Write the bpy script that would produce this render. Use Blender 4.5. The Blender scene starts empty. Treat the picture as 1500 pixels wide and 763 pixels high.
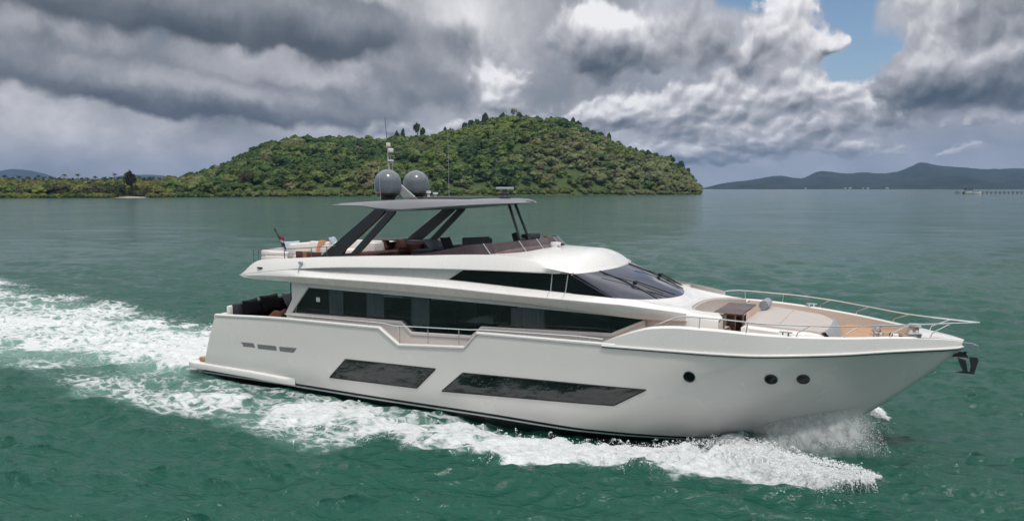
import bpy, bmesh, math
import numpy as np
from mathutils import Vector

# ------------------------------------------------------------------ camera, sky, sun, exposure
S = bpy.context.scene
COL = S.collection
S.unit_settings.system = 'METRIC'
CAM_POS = (24.82, -24.30, 6.99)
CAM_YAW = 0.47
CAM_PITCH = math.atan(106.0 / 1167.0)
cd = bpy.data.cameras.new('camera'); cam = bpy.data.objects.new('camera', cd); COL.objects.link(cam)
cam.location = CAM_POS; cam.rotation_euler = (math.pi / 2 - CAM_PITCH, 0, CAM_YAW)
cd.sensor_width = 36.0; cd.lens = 1167.0 / 1500.0 * 36.0; cd.clip_start = 0.1; cd.clip_end = 60000
S.camera = cam
S.view_settings.view_transform = 'Standard'; S.view_settings.look = 'None'
S.view_settings.exposure = 0.0; S.view_settings.gamma = 1.0
S.render.engine = 'CYCLES'
S.cycles.use_denoising = True
S.cycles.max_bounces = 8; S.cycles.transparent_max_bounces = 12
S.cycles.volume_bounces = 0
S.cycles.sample_clamp_indirect = 6.0

SUN_VEC = Vector((0.30, -0.29, 0.91)).normalized()
SUN_EL = math.asin(SUN_VEC.z); SUN_AZ = math.atan2(SUN_VEC.x, SUN_VEC.y)
sl = bpy.data.lights.new('sun', 'SUN'); so = bpy.data.objects.new('sun', sl); COL.objects.link(so)
sl.energy = 2.05; sl.angle = math.radians(6.0); sl.color = (1.0, 0.965, 0.91)
so.location = (0, 0, 60); so.rotation_euler = SUN_VEC.to_track_quat('Z', 'Y').to_euler()

class NT:
    """small node-tree writer"""
    def __init__(s, tree): s.t = tree; s.n = tree.nodes; s.l = tree.links
    def new(s, kind, **kw):
        n = s.n.new(kind)
        for k, v in kw.items(): setattr(n, k, v)
        return n
    def put(s, sock, v):
        if isinstance(v, bpy.types.NodeSocket): s.l.new(v, sock)
        elif v is not None: sock.default_value = v
    def math(s, op, a, b=None, c=None, clamp=False):
        n = s.new('ShaderNodeMath', operation=op, use_clamp=clamp)
        for i, v in enumerate((a, b, c)):
            if v is not None: s.put(n.inputs[i], v)
        return n.outputs[0]
    def vec(s, op, a, b=None, scale=None):
        n = s.new('ShaderNodeVectorMath', operation=op)
        s.put(n.inputs[0], a)
        if b is not None: s.put(n.inputs[1], b)
        if scale is not None: s.put(n.inputs['Scale'], scale)
        return n.outputs['Value'] if op in ('DOT_PRODUCT', 'LENGTH', 'DISTANCE') else n.outputs['Vector']
    def xyz(s, x, y, z=0.0):
        n = s.new('ShaderNodeCombineXYZ')
        for i, v in enumerate((x, y, z)): s.put(n.inputs[i], v)
        return n.outputs[0]
    def noise(s, v, scale, detail=4.0, rough=0.5, dist=0.0, lac=2.0, color=False):
        n = s.new('ShaderNodeTexNoise')
        s.put(n.inputs['Vector'], v); s.put(n.inputs['Scale'], scale); s.put(n.inputs['Detail'], detail)
        s.put(n.inputs['Roughness'], rough); s.put(n.inputs['Distortion'], dist); s.put(n.inputs['Lacunarity'], lac)
        return n.outputs['Color' if color else 'Fac']
    def ramp(s, fac, stops, interp='LINEAR'):
        n = s.new('ShaderNodeValToRGB'); r = n.color_ramp; r.interpolation = interp
        while len(r.elements) < len(stops): r.elements.new(0.5)
        for e, (p, c) in zip(r.elements, stops):
            e.position = p; e.color = (*c, 1) if len(c) == 3 else c
        s.put(n.inputs[0], fac); return n.outputs['Color']
    def mixc(s, f, a, b, mode='MIX'):
        n = s.new('ShaderNodeMix', data_type='RGBA', blend_type=mode)
        s.put(n.inputs[0], f)
        s.put(n.inputs[6], (*a, 1) if isinstance(a, tuple) and len(a) == 3 else a)
        s.put(n.inputs[7], (*b, 1) if isinstance(b, tuple) and len(b) == 3 else b)
        return n.outputs[2]
    def smooth(s, x, lo, hi, a=0.0, b=1.0):
        n = s.new('ShaderNodeMapRange', interpolation_type='SMOOTHSTEP')
        s.put(n.inputs[0], x); s.put(n.inputs[1], lo); s.put(n.inputs[2], hi); s.put(n.inputs[3], a); s.put(n.inputs[4], b)
        return n.outputs[0]

def build_world():
    w = bpy.data.worlds.new('World'); S.world = w; w.use_nodes = True
    T = NT(w.node_tree); T.n.clear()
    geo = T.new('ShaderNodeTexCoord')
    d = T.vec('NORMALIZE', geo.outputs['Generated'])
    sep = T.new('ShaderNodeSeparateXYZ'); T.l.new(d, sep.inputs[0])
    # compass angle (measured from the bearing the bay opens on) and elevation of the sky direction
    ca, sa = math.cos(CAM_YAW), math.sin(CAM_YAW)
    right = T.vec('DOT_PRODUCT', d, (ca, sa, 0)); fwd = T.vec('DOT_PRODUCT', d, (-sa, ca, 0))
    az = T.math('MULTIPLY', T.math('ARCTAN2', right, fwd), 57.29578)
    el = T.math('MULTIPLY', T.math('ARCSINE', sep.outputs['Z']), 57.29578)
    elc = T.math('MAXIMUM', el, 0.0)
    squeeze = T.math('POWER', T.math('DIVIDE', 14.0, T.math('ADD', elc, 6.0)), 0.6)
    q = T.xyz(az, T.math('MULTIPLY', T.math('MULTIPLY', elc, squeeze), 1.45), 0.0)

    def noise2(v, scale, detail, rough, color=False):
        n = T.new('ShaderNodeTexNoise', noise_dimensions='2D')
        T.put(n.inputs['Vector'], v); n.inputs['Scale'].default_value = scale; n.inputs['Detail'].default_value = detail
        n.inputs['Roughness'].default_value = rough
        return n.outputs['Color' if color else 'Fac']
    def puffs(v, scale, detail):
        n = T.new('ShaderNodeTexVoronoi', feature='F1', voronoi_dimensions='2D', normalize=True)
        T.put(n.inputs['Vector'], v); n.inputs['Scale'].default_value = scale; n.inputs['Detail'].default_value = detail
        n.inputs['Roughness'].default_value = 0.5
        return T.math('SUBTRACT', 1.0, n.outputs['Distance'])
    warp = noise2(q, 0.22, 4.0, 0.55, True)
    q = T.vec('ADD', q, T.vec('SCALE', T.vec('SUBTRACT', warp, (0.5, 0.5, 0.5)), scale=1.5))
    wx = T.new('ShaderNodeSeparateXYZ'); T.l.new(warp, wx.inputs[0])
    jitter_a = T.math('MULTIPLY', T.math('SUBTRACT', wx.outputs[0], 0.5), 4.0)
    jitter_e = T.math('MULTIPLY', T.math('SUBTRACT', wx.outputs[1], 0.5), 2.2)
    azj = T.math('ADD', az, jitter_a); elj = T.math('ADD', el, jitter_e)

    def heaps(items, up):
        """sum of soft heaps: bearing, elevation, half width, half height (degrees), weight, slope"""
        acc = None
        for a0, e0, ra, re, wgt, tilt in items:
            da = T.math('SUBTRACT', azj, a0); de = T.math('SUBTRACT', elj, e0 - up)
            if tilt: de = T.math('SUBTRACT', de, T.math('MULTIPLY', da, tilt))
            r2 = T.math('ADD', T.math('POWER', T.math('DIVIDE', da, ra), 2.0), T.math('POWER', T.math('DIVIDE', de, re), 2.0))
            g = T.math('MULTIPLY', T.math('EXPONENT', T.math('MULTIPLY', r2, -1.0)), wgt)
            acc = g if acc is None else T.math('ADD', acc, g)
        return acc
    def layer(items, off, scale, amp, puff, edge, soft, gain, base, rise, fine=8.0, clear=0.0, shine=None):
        qo = T.vec('ADD', q, (off, off * 1.7, 0.0))
        def grain(v, det, pdet):
            f = T.math('MULTIPLY', T.math('SUBTRACT', noise2(v, scale, det, 0.57), 0.5), amp)
            if puff: f = T.math('ADD', f, T.math('MULTIPLY', T.math('SUBTRACT', puffs(v, scale * 1.7, pdet), 0.6), puff))
            return f
        g0 = grain(qo, fine, 3.0); s0 = grain(qo, 2.0, 1.0); s1 = grain(T.vec('ADD', qo, (-0.14, 0.34, 0.0)), 2.0, 1.0)
        h0 = heaps(items, 0.0); h1 = heaps(items, rise * 0.72)
        f0 = T.math('SUBTRACT', T.math('ADD', g0, h0), T.math('MULTIPLY', gap, clear))
        mask = T.smooth(f0, edge, edge + soft)
        tone = T.math('ADD', T.math('ADD', T.math('MULTIPLY', T.math('SUBTRACT', s0, s1), gain * 1.9), T.math('MULTIPLY', T.math('SUBTRACT', g0, s0), 0.75)), T.math('MULTIPLY', T.math('SUBTRACT', h0, h1), gain))
        tone = T.math('ADD', T.math('ADD', base, tone), T.math('MULTIPLY', s0, -0.15))
        if shine: tone = T.math('ADD', tone, heaps(shine, 0.0))
        return mask, tone
    def P(x, y, rx, ry, wgt=1.0, tilt=0.0):
        k = 57.29578 / 1167.0
        return (math.degrees(math.atan((x - 750) / 1167.0)), (275.5 - y) * k, rx * k, ry * k, wgt, tilt)
    grey = [(0.0, (0.055, 0.072, 0.092)), (0.22, (0.115, 0.137, 0.165)), (0.45, (0.24, 0.255, 0.285)), (0.7, (0.475, 0.475, 0.51)), (1.0, (0.91, 0.90, 0.915))]
    # far pale deck
    n0 = noise2(q, 0.12, 6.0, 0.55)
    tone0 = T.math('ADD', T.math('MULTIPLY', T.math('SUBTRACT', n0, 0.5), 0.9), T.math('ADD', 0.60, heaps([P(90, 190, 190, 40, 0.04, -0.1), P(360, 225, 140, 22, 0.16), P(740, 60, 110, 60, 0.22), P(640, 10, 120, 40, 0.12), P(300, 60, 160, 40, 0.05)], 0.0)))
    col = T.ramp(tone0, grey)
    col = T.mixc(T.math('MULTIPLY', T.smooth(az, 2.0, 15.0), 0.36), col, (0.335, 0.385, 0.50))
    gap = heaps([P(1222, 35, 46, 78, 1.0), P(1085, 20, 45, 28, 0.9), P(1262, 105, 45, 34, 0.8), P(960, 105, 60, 30, 0.2), P(1190, 120, 50, 20, 0.5), P(990, 190, 90, 20, 0.3)], 0.0)
    cover = T.smooth(T.math('SUBTRACT', T.math('ADD', n0, 0.28), gap), 0.16, 0.62)
    # heaped cumulus over the bay
    far = [P(1170, 190, 120, 22, 0.45), P(1000, 225, 90, 14, 0.5), P(1140, 28, 42, 34, 1.0), P(1150, 82, 70, 30, 0.9), P(1225, 78, 16, 10, 0.6), P(1205, 140, 75, 30, 0.9), P(1050, 150, 70, 42, 0.9), P(950, 165, 80, 34, 0.7), P(1100, 205, 110, 22, 0.6), P(1290, 168, 45, 20, 0.8), P(1240, 222, 70, 14, 0.55), P(1400, 228, 60, 12, 0.36),
           P(855, 170, 70, 24, 0.6), P(730, 120, 45, 50, 0.8), P(700, 190, 90, 20, 0.5), P(560, 190, 60, 22, 0.5), P(980, 235, 120, 14, 0.4)]
    m, t = layer(far, 11.0, 0.30, 1.0, 0.62, 0.33, 0.30, 0.80, 0.60, 0.95, 8.0, 0.25, [P(1140, 30, 60, 55, .38), P(1205, 140, 55, 24, .26), P(1300, 165, 40, 18, .2), P(735, 120, 40, 50, .3), P(960, 165, 60, 25, .12)])
    cover = T.math('MAXIMUM', cover, m); col = T.mixc(m, col, T.ramp(t, grey))
    near = [P(885, 55, 88, 40, 1.1), P(905, 92, 100, 30, 0.7), P(1415, 50, 115, 60, 1.0), P(1450, 130, 110, 46, 1.1), P(1335, 130, 60, 36, 0.8), P(1500, 40, 120, 70, 0.8), P(1440, 190, 120, 16, 0.5), P(1040, 60, 55, 60, 0.5)]
    m, t = layer(near, 37.0, 0.25, 1.0, 0.6, 0.32, 0.32, 0.70, 0.60, 1.15, 8.0, 0.75, [P(890, 30, 70, 26, .36), P(1300, 20, 50, 30, .25), P(890, 90, 80, 22, -.16), P(1450, 160, 100, 26, -.14)])
    cover = T.math('MAXIMUM', cover, m); col = T.mixc(m, col, T.ramp(t, grey))
    # rain-bearing deck to the left
    deck = [P(120, 30, 330, 46, 1.0, -0.10), P(480, 50, 200, 38, 0.95, -0.12), P(130, 130, 240, 34, 1.05, -0.16), P(400, 160, 180, 30, 1.0, -0.10), P(600, 132, 80, 26, 0.75, -0.1)]
    m, t = layer(deck, 71.0, 0.15, 1.15, 0.32, 0.30, 0.44, 0.50, 0.265, 1.3, 8.0)
    cover = T.math('MAXIMUM', cover, m); col = T.mixc(T.math('MULTIPLY', m, 0.92), col, T.ramp(t, grey))
    # a pale veil low over the sea
    veil = T.math('EXPONENT', T.math('DIVIDE', elc, -2.3))
    low = T.mixc(T.smooth(az, -20.0, 22.0), (0.275, 0.29, 0.325), (0.29, 0.335, 0.425))
    col = T.mixc(T.math('MULTIPLY', veil, 0.62), col, low)
    # overhead, out of view, the deck is made thinner and brighter to light the hull
    col = T.mixc(T.smooth(el, 16.0, 40.0), col, T.mixc(T.smooth(n0, 0.4, 0.6), (0.78, 0.81, 0.86), (1.18, 1.18, 1.18)))
    cover = T.math('MAXIMUM', cover, T.math('MULTIPLY', veil, 0.85))
    sky = T.new('ShaderNodeTexSky', sky_type='NISHITA', sun_disc=False)
    sky.sun_elevation = SUN_EL; sky.sun_rotation = SUN_AZ; sky.air_density = 1.0; sky.dust_density = 0.6; sky.ozone_density = 3.0
    bg1 = T.new('ShaderNodeBackground'); T.l.new(sky.outputs[0], bg1.inputs[0]); bg1.inputs[1].default_value = 0.10
    bg2 = T.new('ShaderNodeBackground'); T.l.new(col, bg2.inputs[0]); bg2.inputs[1].default_value = 1.0
    mx = T.new('ShaderNodeMixShader'); T.put(mx.inputs[0], cover); T.l.new(bg1.outputs[0], mx.inputs[1]); T.l.new(bg2.outputs[0], mx.inputs[2])
    out = T.new('ShaderNodeOutputWorld'); T.l.new(mx.outputs[0], out.inputs[0])
    w.cycles.sampling_method = 'MANUAL'; w.cycles.sample_map_resolution = 512
build_world()

# ------------------------------------------------------------------ helpers: mesh builder, things, parts
SEA = -0.30

def pchip(xs, ys):
    xs = np.array(xs, float); ys = np.array(ys, float); h = np.diff(xs); d = np.diff(ys) / h
    m = np.zeros(len(xs)); m[0], m[-1] = d[0], d[-1]
    for i in range(1, len(xs) - 1):
        if d[i - 1] * d[i] > 0:
            w1 = 2 * h[i] + h[i - 1]; w2 = h[i] + 2 * h[i - 1]; m[i] = (w1 + w2) / (w1 / d[i - 1] + w2 / d[i])
    def f(x):
        x = np.clip(np.asarray(x, float), xs[0], xs[-1]); i = np.clip(np.searchsorted(xs, x) - 1, 0, len(h) - 1)
        t = (x - xs[i]) / h[i]; t2 = t * t; t3 = t2 * t
        return (2 * t3 - 3 * t2 + 1) * ys[i] + (t3 - 2 * t2 + t) * h[i] * m[i] + (-2 * t3 + 3 * t2) * ys[i + 1] + (t3 - t2) * h[i] * m[i + 1]
    return f

class MB:
    """collects faces; build() links them as one mesh object"""
    def __init__(s): s.v = []; s.f = []
    def add(s, vs, fs):
        k = len(s.v); s.v += [tuple(map(float, p)) for p in vs]; s.f += [tuple(i + k for i in f) for f in fs]; return s
    def grid(s, rows, closed=False, flip=False):
        """rows: list of equally long point lists"""
        n = len(rows[0]); vs = [p for r in rows for p in r]; fs = []
        for i in range(len(rows) - 1):
            for j in range(n if closed else n - 1):
                a, b = i * n + j, i * n + (j + 1) % n
                q = (a, b, b + n, a + n); fs.append(q[::-1] if flip else q)
        return s.add(vs, fs)
    def poly(s, pts): return s.add(pts, [tuple(range(len(pts)))])
    def prism(s, pts, d):
        """flat outline pushed along the vector d"""
        n = len(pts); p2 = [tuple(np.add(p, d)) for p in pts]
        return s.add(list(pts) + p2, [tuple(range(n))[::-1], tuple(range(n, 2 * n))] + [(i, (i + 1) % n, n + (i + 1) % n, n + i) for i in range(n)])
    def box(s, x0, x1, y0, y1, z0, z1, r=0.0, seg=2, rot=None):
        bm = bmesh.new(); bmesh.ops.create_cube(bm, size=1.0)
        c = Vector(((x0 + x1) / 2, (y0 + y1) / 2, (z0 + z1) / 2)); d = (abs(x1 - x0), abs(y1 - y0), abs(z1 - z0))
        for v in bm.verts: v.co = Vector((v.co.x * d[0], v.co.y * d[1], v.co.z * d[2]))
        if r: bmesh.ops.bevel(bm, geom=list(bm.edges), offset=min(r, min(d) * 0.48), segments=seg, profile=0.5, affect='EDGES')
        from mathutils import Euler
        R = Euler(rot).to_matrix() if rot else None
        bm.verts.index_update()
        vs = [tuple((R @ v.co if R else v.co) + c) for v in bm.verts]; fs = [tuple(v.index for v in f.verts) for f in bm.faces]
        bm.free(); return s.add(vs, fs)
    def cushion(s, c, size, rot=None, plump=0.5, n=9):
        """a pillow: square outline, swollen middle, pinched corners"""
        from mathutils import Euler
        R = Euler(rot).to_matrix() if rot else None
        for side in (1, -1):
            rows = []
            for i in range(n):
                row = []
                for j in range(n):
                    u, v = 2 * i / (n - 1) - 1, 2 * j / (n - 1) - 1
                    k = max(0.0, (1 - u ** 4) * (1 - v ** 4)) ** plump
                    pin = 1 - 0.07 * (1 - abs(u)) * abs(v) - 0.07 * (1 - abs(v)) * abs(u)
                    p = Vector((u * size[0] / 2 * pin, v * size[1] / 2 * pin, side * size[2] / 2 * k))
                    row.append(tuple((R @ p if R else p) + Vector(c)))
                rows.append(row)
            s.grid(rows, flip=side < 0)
        return s
    def tube(s, path, r, n=8, cap=True, closed=False):
        P = [Vector(p) for p in path]; rows = []; up = Vector((0, 0, 1)); N = len(P)
        for i, p in enumerate(P):
            a = P[(i - 1) % N] if (closed or i) else p; b = P[(i + 1) % N] if (closed or i < N - 1) else p
            t = (b - a).normalized(); u = up if abs(t.dot(up)) < 0.95 else Vector((1, 0, 0))
            x = t.cross(u).normalized(); y = x.cross(t).normalized()
            rr = r[i] if isinstance(r, (list, tuple)) else r
            rows.append([tuple(p + x * (rr * math.cos(k * 2 * math.pi / n)) + y * (rr * math.sin(k * 2 * math.pi / n))) for k in range(n)])
        if closed: rows.append(rows[0])
        s.grid(rows, closed=True)
        if cap and not closed: s.poly(rows[0]); s.poly(rows[-1][::-1])
        return s
    def lathe(s, prof, c, n=28):
        rows = [[(c[0] + r * math.cos(2 * math.pi * k / n), c[1] + r * math.sin(2 * math.pi * k / n), c[2] + z) for k in range(n)] for r, z in prof]
        return s.grid(rows, closed=True)
    def mirror(s):
        k = len(s.v); s.v += [(x, -y, z) for x, y, z in s.v]; s.f += [tuple(i + k for i in f)[::-1] for f in s.f]; return s
    def build(s, name, mat, parent=None, org=(0, 0, 0), smooth=35, weld=True):
        me = bpy.data.meshes.new(name)
        me.from_pydata([(x - org[0], y - org[1], z - org[2]) for x, y, z in s.v], [], s.f)
        if weld:
            bm = bmesh.new(); bm.from_mesh(me); bmesh.ops.remove_doubles(bm, verts=bm.verts, dist=0.0004)
            bmesh.ops.recalc_face_normals(bm, faces=bm.faces); bm.to_mesh(me); bm.free()
        me.polygons.foreach_set('use_smooth', [True] * len(me.polygons))
        me.set_sharp_from_angle(angle=math.radians(smooth))
        me.materials.append(mat)
        o = bpy.data.objects.new(name, me); COL.objects.link(o)
        if parent is not None: o.parent = parent
        else: o.location = org
        return o

def tag(o, label=None, cat=None, group=None, kind=None):
    if label: o['label'] = label
    if cat: o['category'] = cat
    if group: o['group'] = group
    if kind: o['kind'] = kind
    return o
def thing(name, loc, label, cat, group=None):
    o = bpy.data.objects.new(name, None); COL.objects.link(o); o.location = loc; o.empty_display_size = 0.3
    return tag(o, label, cat, group)

# ------------------------------------------------------------------ materials
MATS = {}
def mat(name, color, rough=0.5, metal=0.0, coat=0.0, vary=0.06, scale=3.0, bump=0.0, bscale=40.0, spec=0.5, sheen=0.0):
    m = bpy.data.materials.new(name); m.use_nodes = True; T = NT(m.node_tree)
    b = m.node_tree.nodes['Principled BSDF']
    tc = T.new('ShaderNodeTexCoord').outputs['Object']
    n = T.noise(tc, scale, 5.0, 0.6)
    lo = tuple(c * (1 - vary) for c in color); hi = tuple(min(1, c * (1 + vary)) for c in color)
    T.l.new(T.ramp(n, [(0.3, lo), (0.7, hi)]), b.inputs['Base Color'])
    T.l.new(T.smooth(T.noise(tc, scale * 2.3, 4.0), 0.3, 0.7, max(0.02, rough * 0.85), min(1, rough * 1.15)), b.inputs['Roughness'])
    b.inputs['Metallic'].default_value = metal; b.inputs['Coat Weight'].default_value = coat; b.inputs['Coat Roughness'].default_value = 0.06
    b.inputs['Specular IOR Level'].default_value = spec
    if sheen: b.inputs['Sheen Weight'].default_value = sheen
    if bump:
        bn = T.new('ShaderNodeBump'); bn.inputs['Strength'].default_value = bump; bn.inputs['Distance'].default_value = 0.01
        T.l.new(T.noise(tc, bscale, 3.0), bn.inputs['Height']); T.l.new(bn.outputs[0], b.inputs['Normal'])
    MATS[name] = m; return m
gelcoat = mat('white_gelcoat', (0.765, 0.745, 0.72), 0.28, coat=0.35, vary=0.02, scale=0.7)
hullpaint = mat('hull_paint', (0.80, 0.765, 0.725), 0.24, coat=0.35, vary=0.025, scale=0.5)
cream = mat('cream_gelcoat', (0.66, 0.57, 0.49), 0.4, vary=0.03)
blackpaint = mat('black_antifouling', (0.008, 0.009, 0.010), 0.35, vary=0.3)
stripewhite = mat('white_stripe', (0.62, 0.63, 0.62), 0.35)
teak = mat('teak', (0.46, 0.27, 0.155), 0.6, vary=0.18, scale=6.0)
steel = mat('stainless_steel', (0.78, 0.78, 0.78), 0.18, metal=1.0, vary=0.04)
darkrub = mat('black_rubber', (0.012, 0.012, 0.013), 0.5)
graphite = mat('graphite_paint', (0.19, 0.192, 0.21), 0.42, coat=0.15, vary=0.03)
carbon = mat('dark_grey_paint', (0.026, 0.028, 0.033), 0.38, coat=0.1, vary=0.03, scale=0.8)
domegrey = mat('radome_grey', (0.12, 0.14, 0.16), 0.24, coat=0.6, vary=0.04)
greymetal = mat('light_grey_metal', (0.38, 0.39, 0.41), 0.35, vary=0.06)
railgrey = mat('dull_steel', (0.16, 0.17, 0.18), 0.3, metal=0.6)
ventgrey = mat('vent_mesh_grey', (0.20, 0.20, 0.205), 0.5, bump=0.6, bscale=60)
fabric_pale = mat('pale_fabric', (0.47, 0.415, 0.385), 0.85, vary=0.05, bump=0.25, bscale=120, sheen=0.2)
fabric_tan = mat('taupe_fabric', (0.40, 0.35, 0.315), 0.88, vary=0.06, bump=0.3, bscale=120, sheen=0.2)
fabric_white = mat('white_fabric', (0.72, 0.69, 0.67), 0.85, vary=0.04, bump=0.25, bscale=110, sheen=0.2)
fabric_black = mat('black_fabric', (0.010, 0.009, 0.012), 0.9, vary=0.3, bump=0.3, bscale=100)
fabric_grey = mat('grey_fabric', (0.25, 0.27, 0.30), 0.88, vary=0.08, bump=0.3, bscale=110, sheen=0.2)
fabric_blue = mat('pale_blue_fabric', (0.40, 0.46, 0.54), 0.88, vary=0.06, bump=0.3, bscale=110)
fabric_dark = mat('charcoal_fabric', (0.030, 0.033, 0.043), 0.85, vary=0.2, bump=0.3, bscale=110)
fabric_rust = mat('rust_brown_fabric', (0.085, 0.034, 0.030), 0.85, vary=0.15, bump=0.3, bscale=110)
fabric_orange = mat('orange_towel', (0.42, 0.19, 0.09), 0.92, vary=0.12, bump=0.5, bscale=150)
fabric_peach = mat('terracotta_fabric', (0.36, 0.17, 0.11), 0.9, vary=0.15, bump=0.5, bscale=90)
wood_dark = mat('dark_walnut', (0.085, 0.042, 0.034), 0.35, coat=0.2, vary=0.12, scale=4.0)
wood_brown = mat('brown_wood', (0.17, 0.085, 0.045), 0.4, vary=0.2, scale=5.0)
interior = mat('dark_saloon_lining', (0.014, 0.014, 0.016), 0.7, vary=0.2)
curtain = mat('sheer_curtain', (0.78, 0.78, 0.78), 0.9, vary=0.08)
flagcloth = None

def glass(name, tint, amount, rough=0.02):
    """tinted pane: lets `amount` of the light through, mirrors the rest by its angle"""
    m = bpy.data.materials.new(name); m.use_nodes = True; T = NT(m.node_tree); T.n.clear()
    tr = T.new('ShaderNodeBsdfTransparent'); tr.inputs[0].default_value = (*[c * amount for c in tint], 1)
    gl = T.new('ShaderNodeBsdfGlossy'); gl.inputs['Roughness'].default_value = rough; gl.inputs[0].default_value = (0.95, 0.95, 0.95, 1)
    fr = T.new('ShaderNodeFresnel'); fr.inputs[0].default_value = 1.5
    tc = T.new('ShaderNodeTexCoord').outputs['Object']
    bn = T.new('ShaderNodeBump'); bn.inputs['Strength'].default_value = 0.04; bn.inputs['Distance'].default_value = 0.02
    T.l.new(T.noise(tc, 1.2, 2.0), bn.inputs['Height']); T.l.new(bn.outputs[0], gl.inputs['Normal'])
    mx = T.new('ShaderNodeMixShader'); T.l.new(T.math('MINIMUM', T.math('ADD', fr.outputs[0], 0.015), 1.0), mx.inputs[0]); T.l.new(tr.outputs[0], mx.inputs[1]); T.l.new(gl.outputs[0], mx.inputs[2])
    out = T.new('ShaderNodeOutputMaterial'); T.l.new(mx.outputs[0], out.inputs[0]); return m
glass_saloon = glass('black_tinted_glass', (0.85, 0.95, 1.0), 0.47)
glass_dark = mat('dark_glass', (0.004, 0.006, 0.007), 0.03, vary=0.2, spec=0.45)
glass_hull = mat('hull_window_glass', (0.005, 0.008, 0.008), 0.02, vary=0.2, spec=0.95)
glass_blue = mat('dark_windscreen_glass', (0.026, 0.030, 0.050), 0.05, vary=0.2, spec=0.6, coat=0.3)  # bluish base colour stands in for sky reflected in the pane
glass_plum = glass('plum_tinted_acrylic', (0.80, 0.58, 0.60), 0.60)
_T = NT(glass_plum.node_tree); _d = _T.new('ShaderNodeBsdfDiffuse'); _d.inputs[0].default_value = (.105, .076, .086, 1)
_o = [n for n in _T.n if n.type == 'OUTPUT_MATERIAL'][0]; _src = _o.inputs[0].links[0].from_socket
_m = _T.new('ShaderNodeMixShader'); _m.inputs[0].default_value = .42; _T.l.new(_src, _m.inputs[1]); _T.l.new(_d.outputs[0], _m.inputs[2]); _T.l.new(_m.outputs[0], _o.inputs[0])

# ------------------------------------------------------------------ the yacht
YO = (13.0, 0.0, SEA)
yacht = thing('motor_yacht', YO, 'large white motor yacht under way, grey hardtop and two radar domes on top', 'yacht')
def part(mb, name, m, parent=None, smooth=35, label=None, weld=True):
    o = mb.build(name, m, parent or yacht, YO, smooth, weld)
    if label: o['label'] = label
    return o

knuckle_half = pchip([0, 1.5, 4, 8, 14, 18, 20, 21.08, 22.2, 23.3, 24.4, 25.3, 25.8, 26.0, 26.1], [2.92, 3.0, 3.1, 3.18, 3.23, 3.28, 3.3, 3.24, 2.9, 2.3, 1.42, .72, .36, .19, .0])
knuckle_z = pchip([0, 1.5, 5.2, 9.2, 12.9, 17, 19.3, 21, 22.7, 24.3, 25.06, 25.8, 26.1], [2.2, 2.25, 2.39, 2.41, 2.54, 2.58, 2.62, 2.66, 2.72, 2.75, 2.755, 2.77, 2.79])
stem_x = pchip([-1.2, -.9, -.5, 0, .49, 1.03, 1.61, 2.06, 2.75, 3.2], [19.0, 20.6, 22.0, 22.94, 23.61, 24.29, 24.95, 25.43, 26.05, 26.3])
side_b = pchip([-1.2, -.7, -.2, .1, .5, 1.0, 1.8, 2.6, 3.5], [1.8, 2.45, 2.84, 2.94, 3.03, 3.10, 3.19, 3.26, 3.28])
def hull_b(X, z):
    X = np.asarray(X, float); z = np.asarray(z, float)
    u = np.maximum(stem_x(z) - X, 0); s = 1 + .42 * np.clip((2.7 - z) / 2.9, 0, 1.3)
    return side_b(z) / 3.26 * knuckle_half(26.1 - u / s) * np.where(X < 6, 1 - .05 * ((6 - X) / 6) ** 2, 1)
def sheer_z(X):
    """top of the topsides: the knuckle, with the lowered gangway amidships"""
    X = np.asarray(X, float)
    return np.where((X > 9.18) & (X < 12.89), np.interp(X, [9.18, 9.93, 12.43, 12.89], [2.41, 1.90, 2.05, 2.54]), knuckle_z(X))
stripe_z = pchip([0, 4, 9, 13, 17, 19, 21, 24, 26], [.06, .06, .01, -.0, -.12, -.22, -.42, -.62, -.7])

def hull_rows(z_of, xs):
    """stations along one level; the level is a function of X"""
    row = []
    for s in xs:
        X = 1.5 + 24.6 * s
        for _ in range(12):
            z = float(z_of(X)); X = 1.5 + (float(stem_x(z)) - 1.5) * s
        z = float(z_of(X)); b = float(hull_b(X, z)) if s < 1 else 0.0
        shift = (2.25 - z) * 0.40 * min(1.0, max(0.0, 1 - (X - 1.5) / 2.5))
        row.append((X - shift, -b, z))
    return row
bp_ = [(x - 1.5) / 24.6 for x in (9.18, 9.93, 12.43, 12.89)]
xs = sorted(set([round(v, 5) for v in np.concatenate([np.linspace(0, .72, 50), np.linspace(.72, .96, 40), np.linspace(.96, 1, 18)])] + [round(v, 5) for v in bp_] + [round(v + .0006, 5) for v in bp_]))
LV = 15
rows = [hull_rows(lambda X, t=t: sheer_z(X) * (1 - t) + stripe_z(X) * t, xs) for t in np.linspace(0, 1, LV) ** 0.9]
m = MB().grid(rows).mirror()
# transom
tr = [r[0] for r in rows]; m.grid([tr, [(x, -y, z) for x, y, z in tr]])
hull = part(m, 'hull', hullpaint, smooth=28)
def band(z0, z1, name, mt):
    r0, r1 = [hull_rows(lambda X, d=d: stripe_z(X) - d, xs) for d in (z0, z1)]
    mm = MB().grid([r0, r1]).mirror(); a, b = r0[0], r1[0]; mm.grid([[a, b], [(a[0], -a[1], a[2]), (b[0], -b[1], b[2])]])
    return part(mm, name, mt, hull)
band(0.0, 0.085, 'boot_stripe', blackpaint)
band(0.085, 0.14, 'waterline_stripe', stripewhite)
r0 = hull_rows(lambda X: stripe_z(X) - 0.14, xs); r1 = hull_rows(lambda X: stripe_z(X) - 0.75, xs); r2 = [(x, y * 0.03, z - 0.45) for x, y, z in r1]
mm = MB().grid([r0, r1, r2]).mirror(); part(mm, 'bottom', blackpaint, hull)

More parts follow.
